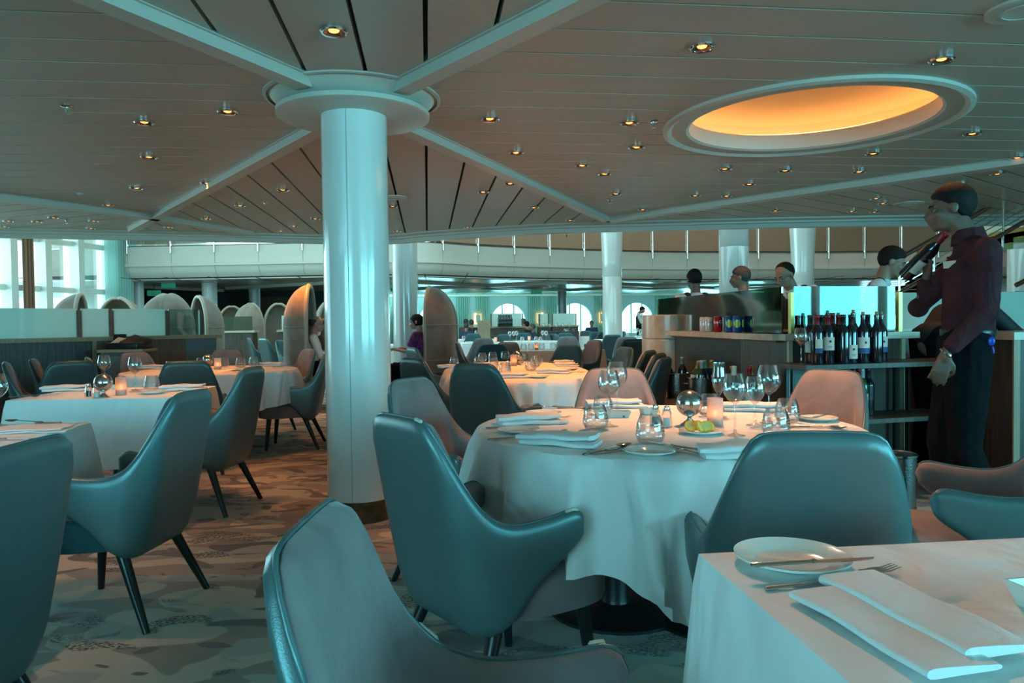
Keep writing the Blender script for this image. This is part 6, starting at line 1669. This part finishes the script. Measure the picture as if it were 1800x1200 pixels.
# bending man in black behind the standing waiter
human('man in black with white apron bending over the food counter behind the waiter', (3.02, 5.3, 0), -82, 'skin_tan', 'vest', 'trouser', 'hair', 'short', dict(neck=(0, 0.30, 1.25), chest=(0, 0.17, 1.16), waist=(0, 0.04, 1.03), head=(0, 0.40, 1.27), shL=(-0.19, 0.26, 1.22), shR=(0.19, 0.26, 1.22), elL=(-0.26, 0.42, 1.05), elR=(0.26, 0.42, 1.05), wrL=(-0.18, 0.60, 1.0), wrR=(0.18, 0.60, 1.0), handL=(0.1, 1, -0.1), handR=(-0.1, 1, -0.1), pnL=(0, 0, -1), pnR=(0, 0, -1)), hp=-50, voxel=0.013)
bm = B(); grid(bm, 12, 8, lambda u, v: (0.18 * math.sin((u - 0.5) * 2.4), 0.0 + 0.155 * math.cos((u - 0.5) * 2.4) + 0.01 * math.sin(u * 20), 0.52 + 0.5 * v)); grid(bm, 12, 8, lambda u, v: (0.175 * math.sin((u - 0.5) * 2.4), 0.0 + 0.15 * math.cos((u - 0.5) * 2.4) + 0.01 * math.sin(u * 20), 0.52 + 0.5 * v))
o = obj('apron', bm, M['shirt_white'], [x for x in bpy.data.objects if x.get('label', '').startswith('man in black with white apron')][0], 60)
# ---- far standing staff
x, y, sc = stand_at(1123, 540, 1.72, 26.0)
human('distant waiter in black waistcoat pouring in front of a bright arched window', (x, y, 0), -100, 'skin_tan', 'shirt_white', 'trouser', 'hair', 'short', dict(head=(0, 0.12, 1.62), wrL=(-0.15, 0.35, 1.05), wrR=(0.15, 0.35, 1.05), elL=(-0.25, 0.08, 1.16), elR=(0.25, 0.08, 1.16), handL=(0, 1, 0), handR=(0, 1, 0)), hp=-26, vest='vest', scale=sc, voxel=0.016)
x, y, sc = stand_at(488, 540, 1.76, 19.8)
human('distant man in black suit with white collar standing beside the left booths', (x, y, 0), -25, 'skin', 'vest', 'trouser', 'hair', 'short', {}, scale=sc, voxel=0.016, collar='shirt_white')
# ---- seated guests
SIT = dict(pelvis=(0, -0.02, 0.53), waist=(0, -0.04, 0.66), chest=(0, -0.02, 0.88), neck=(0, 0.0, 1.05), shL=(-0.18, 0, 1.0), shR=(0.18, 0, 1.0), elL=(-0.24, 0.10, 0.76), elR=(0.24, 0.10, 0.76), wrL=(-0.14, 0.34, 0.80), wrR=(0.14, 0.34, 0.80), head=(0, 0.05, 1.20),
           hipL=(-0.1, 0.02, 0.53), hipR=(0.1, 0.02, 0.53), kneeL=(-0.12, 0.44, 0.52), kneeR=(0.12, 0.44, 0.52), ankL=(-0.12, 0.42, 0.09), ankR=(0.12, 0.42, 0.09), handL=(0.2, 1, 0), handR=(-0.2, 1, 0), pnL=(0, 0, -1), pnR=(0, 0, -1))
def sit(px, ytop, D, yaw, label, skin, top, hair, style, hp=0, hy=0, glasses=False, sleeves='long', group=None, voxel=0.014, bottom='trouser'):
    p = atd(px, ytop, D); sc = min(1.15, max(0.9, p.z / 1.31))
    return human(label, (p.x, D, 0), yaw, skin, top, bottom, hair, style, SIT, hp, hy, voxel=voxel, glasses=glasses, sleeves=sleeves, scale=sc, group=group)
sit(550, 556, 10.3, -76, 'bald seated man in glasses and white shirt in the orange-lit booth', 'skin_light', 'shirt_white', 'hair_grey', 'bald', -8, 0, True)
sit(737, 553, 11.0, 78, 'seated woman with dark hair in purple print blouse, right of the column', 'skin_light', 'purple', 'hair', 'bob', -6, 10, sleeves='short')
sit(755, 560, 11.9, 86, 'seated guest in brown behind the woman in purple', 'skin_tan', 'brown_cloth', 'hair_grey', 'short', 0)
sit(566, 560, 10.9, -84, 'seated guest with orange lapels beyond the man in glasses', 'skin_tan', 'brown_cloth', 'hair_grey', 'bald', 0)
for px, yt, D, yaw, lb, top, hair in ((818, 561, 23.5, -30, 'distant brown-haired guest, left of the pair by the sconce', 'brown_cloth', 'hair_grey'), (829, 562, 23.0, 20, 'distant guest in dark top, right of the pair by the sconce', 'vest', 'hair_grey'), (819, 568, 21.6, -20, 'distant grey-haired guest seated in front of the pair', 'navy', 'hair_grey'),
                                       (921, 560, 22.5, 60, 'distant guest half hidden by the frosted screen of the bottle station', 'brown_cloth', 'hair_grey'), (927, 565, 21.8, 40, 'distant guest in black right of the bottle station', 'vest', 'hair'), (938, 577, 20.0, 100, 'distant guest with light hair between the two stations', 'navy', 'hair_grey'), (1040, 564, 26.0, 170, 'distant guest in glasses facing the viewer left of flared column', 'navy', 'hair_grey')):
    p = atd(px, yt, D)
    human(lb, (p.x, D, 0), yaw, 'skin_tan', top, 'trouser', hair, 'short', SIT, voxel=0.02, scale=min(1.15, max(0.85, p.z / 1.31)), shoes=False)
# ================================================================ ceiling fixtures
def make_downlight():
    t = thing('downlight', 'x', 'ceiling light')
    bm = B(); lathe(bm, [(0.064, 0.0), (0.064, -0.010), (0.058, -0.017), (0.050, -0.015), (0.049, -0.012)], 28); obj('trim_ring', bm, M['chrome'], t, 40)
    bm = B(); lathe(bm, [(0.050, -0.014), (0.040, -0.006), (0.028, -0.002), (0, -0.001)], 28); obj('reflector', bm, mat('reflector', (0.35, 0.22, 0.16), 0.25, 0.8), t, 40)
    bm = B(); lathe(bm, [(0, -0.013), (0.012, -0.012), (0.022, -0.008), (0.025, -0.002)], 18); obj('bulb', bm, M['bulb'], t, 50)
    return t
DL = make_downlight()
# (px, py, light power or 0)
dls = [(587, 52, 0), (400, 194, 14), (1234, 80, 26), (1655, 102, 10), (861, 207, 18), (1106, 214, 12), (1119, 257, 22), (1023, 289, 22), (1063, 304, 16), (1274, 295, 10), (1380, 298, 0), (1510, 300, 0), (1535, 268, 8), (1709, 233, 8), (1317, 322, 12),
       (1788, 275, 0), (1753, 304, 0), (1688, 322, 10), (1540, 347, 10), (1552, 356, 0), (1083, 339, 14), (1222, 342, 0), (1277, 343, 0), (1130, 367, 10), (262, 274, 16), (240, 329, 12), (190, 359, 8), (497, 332, 12), (422, 360, 12), (554, 383, 8), (494, 405, 8), (362, 383, 0),
       (849, 336, 16), (938, 363, 0), (1002, 386, 12), (822, 398, 8), (690, 361, 0), (698, 405, 10), (165, 387, 0), (15, 387, 0), (65, 388, 0), (94, 381, 0), (160, 400, 0), (8, 397, 0), (296, 398, 0), (315, 407, 0), (1363, 369, 0), (1497, 370, 0), (1537, 371, 0)]
ALLP = []
for i, (px, py, pw) in enumerate(dls):
    z = ZC
    p = at(px, py, z)
    side = 'left of' if px < 571 else 'right of' 
    ALLP.append((px, dup(DL, (p.x, p.y, z - 0.001)), side)); continue_ = 1
    o = (lambda *a: None)(DL, (p.x, p.y, z - 0.001), 0, 'recessed chrome ceiling spotlight %s the main column' % side if py > 150 else 'large recessed spotlight near the top of the view, %s the others' % ('left of' if px < 700 else 'centre among' if px < 1400 else 'right of'), 'ceiling spotlights %s the column' % side if py > 150 else None)
    if pw:
        l = bpy.data.lights.new('spot_glow', 'SPOT'); l.energy = pw * 2.2; l.color = WARM; l.spot_size = R(75); l.spot_blend = 0.6; l.shadow_soft_size = 0.03
        lo = bpy.data.objects.new('spot_glow', l); C.objects.link(lo); lo.location = (p.x, p.y, z - 0.02)
# extra spots that light the tables
for (x, y, e_, col_, sz) in ((0.94, 3.65, 150, (1, 0.48, 0.26), 84), (0.05, 5.9, 95, (1, 0.27, 0.025), 62), (0.0, 7.2, 110, (1, 0.27, 0.025), 60), (-2.85, 7.0, 110, (1, 0.28, 0.03), 65), (-2.4, 4.9, 60, (1, 0.44, 0.2), 60), (-1.0, 4.9, 80, (1, 0.33, 0.08), 75), (-2.95, 10.1, 150, (1, 0.32, 0.05), 60), (0.95, 3.64, 190, (1, 0.52, 0.32), 40), (-2.3, 2.9, 40, (1, 0.46, 0.24), 60)):
    l = bpy.data.lights.new('table_spot', 'SPOT'); l.energy = e_; l.color = col_; l.spot_size = R(sz); l.spot_blend = 0.8; l.shadow_soft_size = 0.03
    lo = bpy.data.objects.new('table_spot', l); C.objects.link(lo); lo.location = (x, y, ZC - 0.02)
    if x == 0.95: lo.rotation_euler = (Vector((0.95, 1.0, 0.7)) - Vector((x, y, ZC))).to_track_quat('-Z', 'Y').to_euler()
    if x not in (0.94, 0.95): ALLP.append((900 + 1300 * x / y, dup(DL, (x, y, ZC - 0.001)), 'left of' if 900 + 1300 * x / y < 571 else 'right of'))
for side in ('left of', 'right of'):
    for k, (px, o, s_) in enumerate(sorted([a for a in ALLP if a[2] == side], key=lambda a: a[0])):
        o['label'] = 'recessed chrome ceiling spotlight %s the column, %s from the left' % (side, ORD[k]); o['group'] = 'ceiling spotlights %s the column' % side
# sprinklers
def make_sprinkler():
    t = thing('sprinkler', 'x', 'sprinkler')
    bm = B(); lathe(bm, [(0.038, 0.0), (0.038, -0.004), (0.03, -0.008), (0.012, -0.010), (0.008, -0.03), (0.006, -0.032), (0.006, -0.045), (0, -0.045)], 20); obj('body', bm, M['steel'], t, 40)
    bm = B(); lathe(bm, [(0.0, -0.048), (0.016, -0.048), (0.016, -0.046), (0, -0.046)], 14); obj('deflector', bm, M['steel'], t)
    return t
SP = make_sprinkler()
for px, py, lb in ((118, 186, 'sprinkler head on the left part of the ceiling'), (1148, 212, 'sprinkler head beside a spotlight left of the glowing cove'), (466, 355, 'sprinkler head between beams left of the column'), (117, 386, 'sprinkler head near the left windows'), (1072, 350, 'sprinkler head among spotlights right of the column')):
    p = at(px, py, ZC); dup(SP, (p.x, p.y, ZC), 0, lb)
p = at(997, 410, 2.42); dup(SP, (p.x, p.y + 0.1, 2.42), 0, 'sprinkler head under the ceiling edge by the atrium')
# vents / speakers
for px, py, r_, lb in ((1800, 15, 0.15, 'round white ceiling speaker cut by the upper right corner'), (1597, 357, 0.17, 'flat round ceiling vent near the right edge'), (694, 346, 0.13, 'round ceiling speaker half hidden by the column'), (140, 339, 0.03, 'small grey ceiling sensor on the left')):
    p = at(px, py, ZC); t = thing('ceiling_vent', lb, 'ceiling vent', (p.x, p.y, ZC))
    bm = B(); lathe(bm, [(r_, 0), (r_, -0.012), (r_ * 0.93, -0.016), (r_ * 0.75, -0.012), (0, -0.014)], 40); obj('cover', bm, M['ceil_trim'], t, 30)
    bm = B(); lathe(bm, [(r_ * 0.6, -0.0145), (r_ * 0.6, -0.018), (r_ * 0.55, -0.018), (r_ * 0.55, -0.0145)], 40); obj('inner_ring', bm, M['ceil_trim'], t, 30)
# ---- staircase at right in the atrium
t = thing('staircase', 'staircase with red-brown handrails rising to the balcony on the right', 'staircase', (0, 0, 0))
s0 = atd(1600, 530, 9.0); s1 = atd(1790, 400, 9.6)
bm = B(); n = 12
for k in range(n):
    a = s0.lerp(s1, k / n); b_ = s0.lerp(s1, (k + 1) / n)
    box(bm, a.x, b_.x + 0.02, 9.3, 10.2, a.z - 0.06, a.z); box(bm, b_.x, b_.x + 0.02, 9.3, 10.2, a.z, b_.z)
obj('steps', bm, M['foil_gold'], t)
for dz, nm in ((0.55, 'handrail'), (0.12, 'handrail')):
    bm = B(); tube(bm, [(s0.x - 0.1, 9.25, s0.z + dz - 0.06), (s1.x + 0.1, 9.25, s1.z + dz + 0.06)], 0.028, 10); obj(nm, bm, M['rail_wood'], t, 60)
for k in range(4):
    bm = B(); dz = 0.2 + k * 0.08; tube(bm, [(s0.x, 9.25, s0.z + dz), (s1.x, 9.25, s1.z + dz)], 0.006, 6); obj('wire', bm, M['chrome'], t, 60)
for k in range(5):
    a = s0.lerp(s1, k / 4); bm = B(); tube(bm, [(a.x, 9.25, a.z - 0.05), (a.x, 9.25, a.z + 0.55)], 0.016, 8); obj('baluster', bm, M['chrome'], t, 60)
bm = B(); q = s1; tube(bm, [(q.x - 0.3, 9.2, 1.55), (q.x + 0.3, 9.2, 1.85)], 0.03, 8); tube(bm, [(q.x - 0.3, 9.2, 1.45), (q.x - 0.1, 9.2, 1.44), (q.x + 0.2, 9.2, 1.3)], 0.03, 8)
obj('lower_handrail', bm, M['rail_wood'], t, 60)
bm = B(); box(bm, s0.x + 0.2, 9.0, 10.4, 10.6, 0, 7.0)
# exit signs
for px, py, D, lb in ((943, 513, 30, 'small green exit sign under the far ceiling'), (271, 515, 24, 'green exit sign on the dark wall at left'), (296, 501, 23.5, 'small lit exit sign hanging under the balcony at left')):
    p = atd(px, py, D); t = thing('exit_sign', lb, 'exit sign', (p.x, p.y, p.z))
    bm = B(); box(bm, -0.22, 0.22, -0.02, 0.02, -0.09, 0.09, bev=0.01); obj('sign_box', bm, M['exit_green'], t)
    bm = B(); box(bm, -0.01, 0.01, -0.01, 0.01, 0.09, 2.53 - p.z); obj('hanger', bm, M['black'], t)
    flat_text('EXIT', 0.14, Matrix.Translation((0, -0.021, 0)) @ Matrix.Rotation(PI / 2, 4, 'X'), M['label'], t)
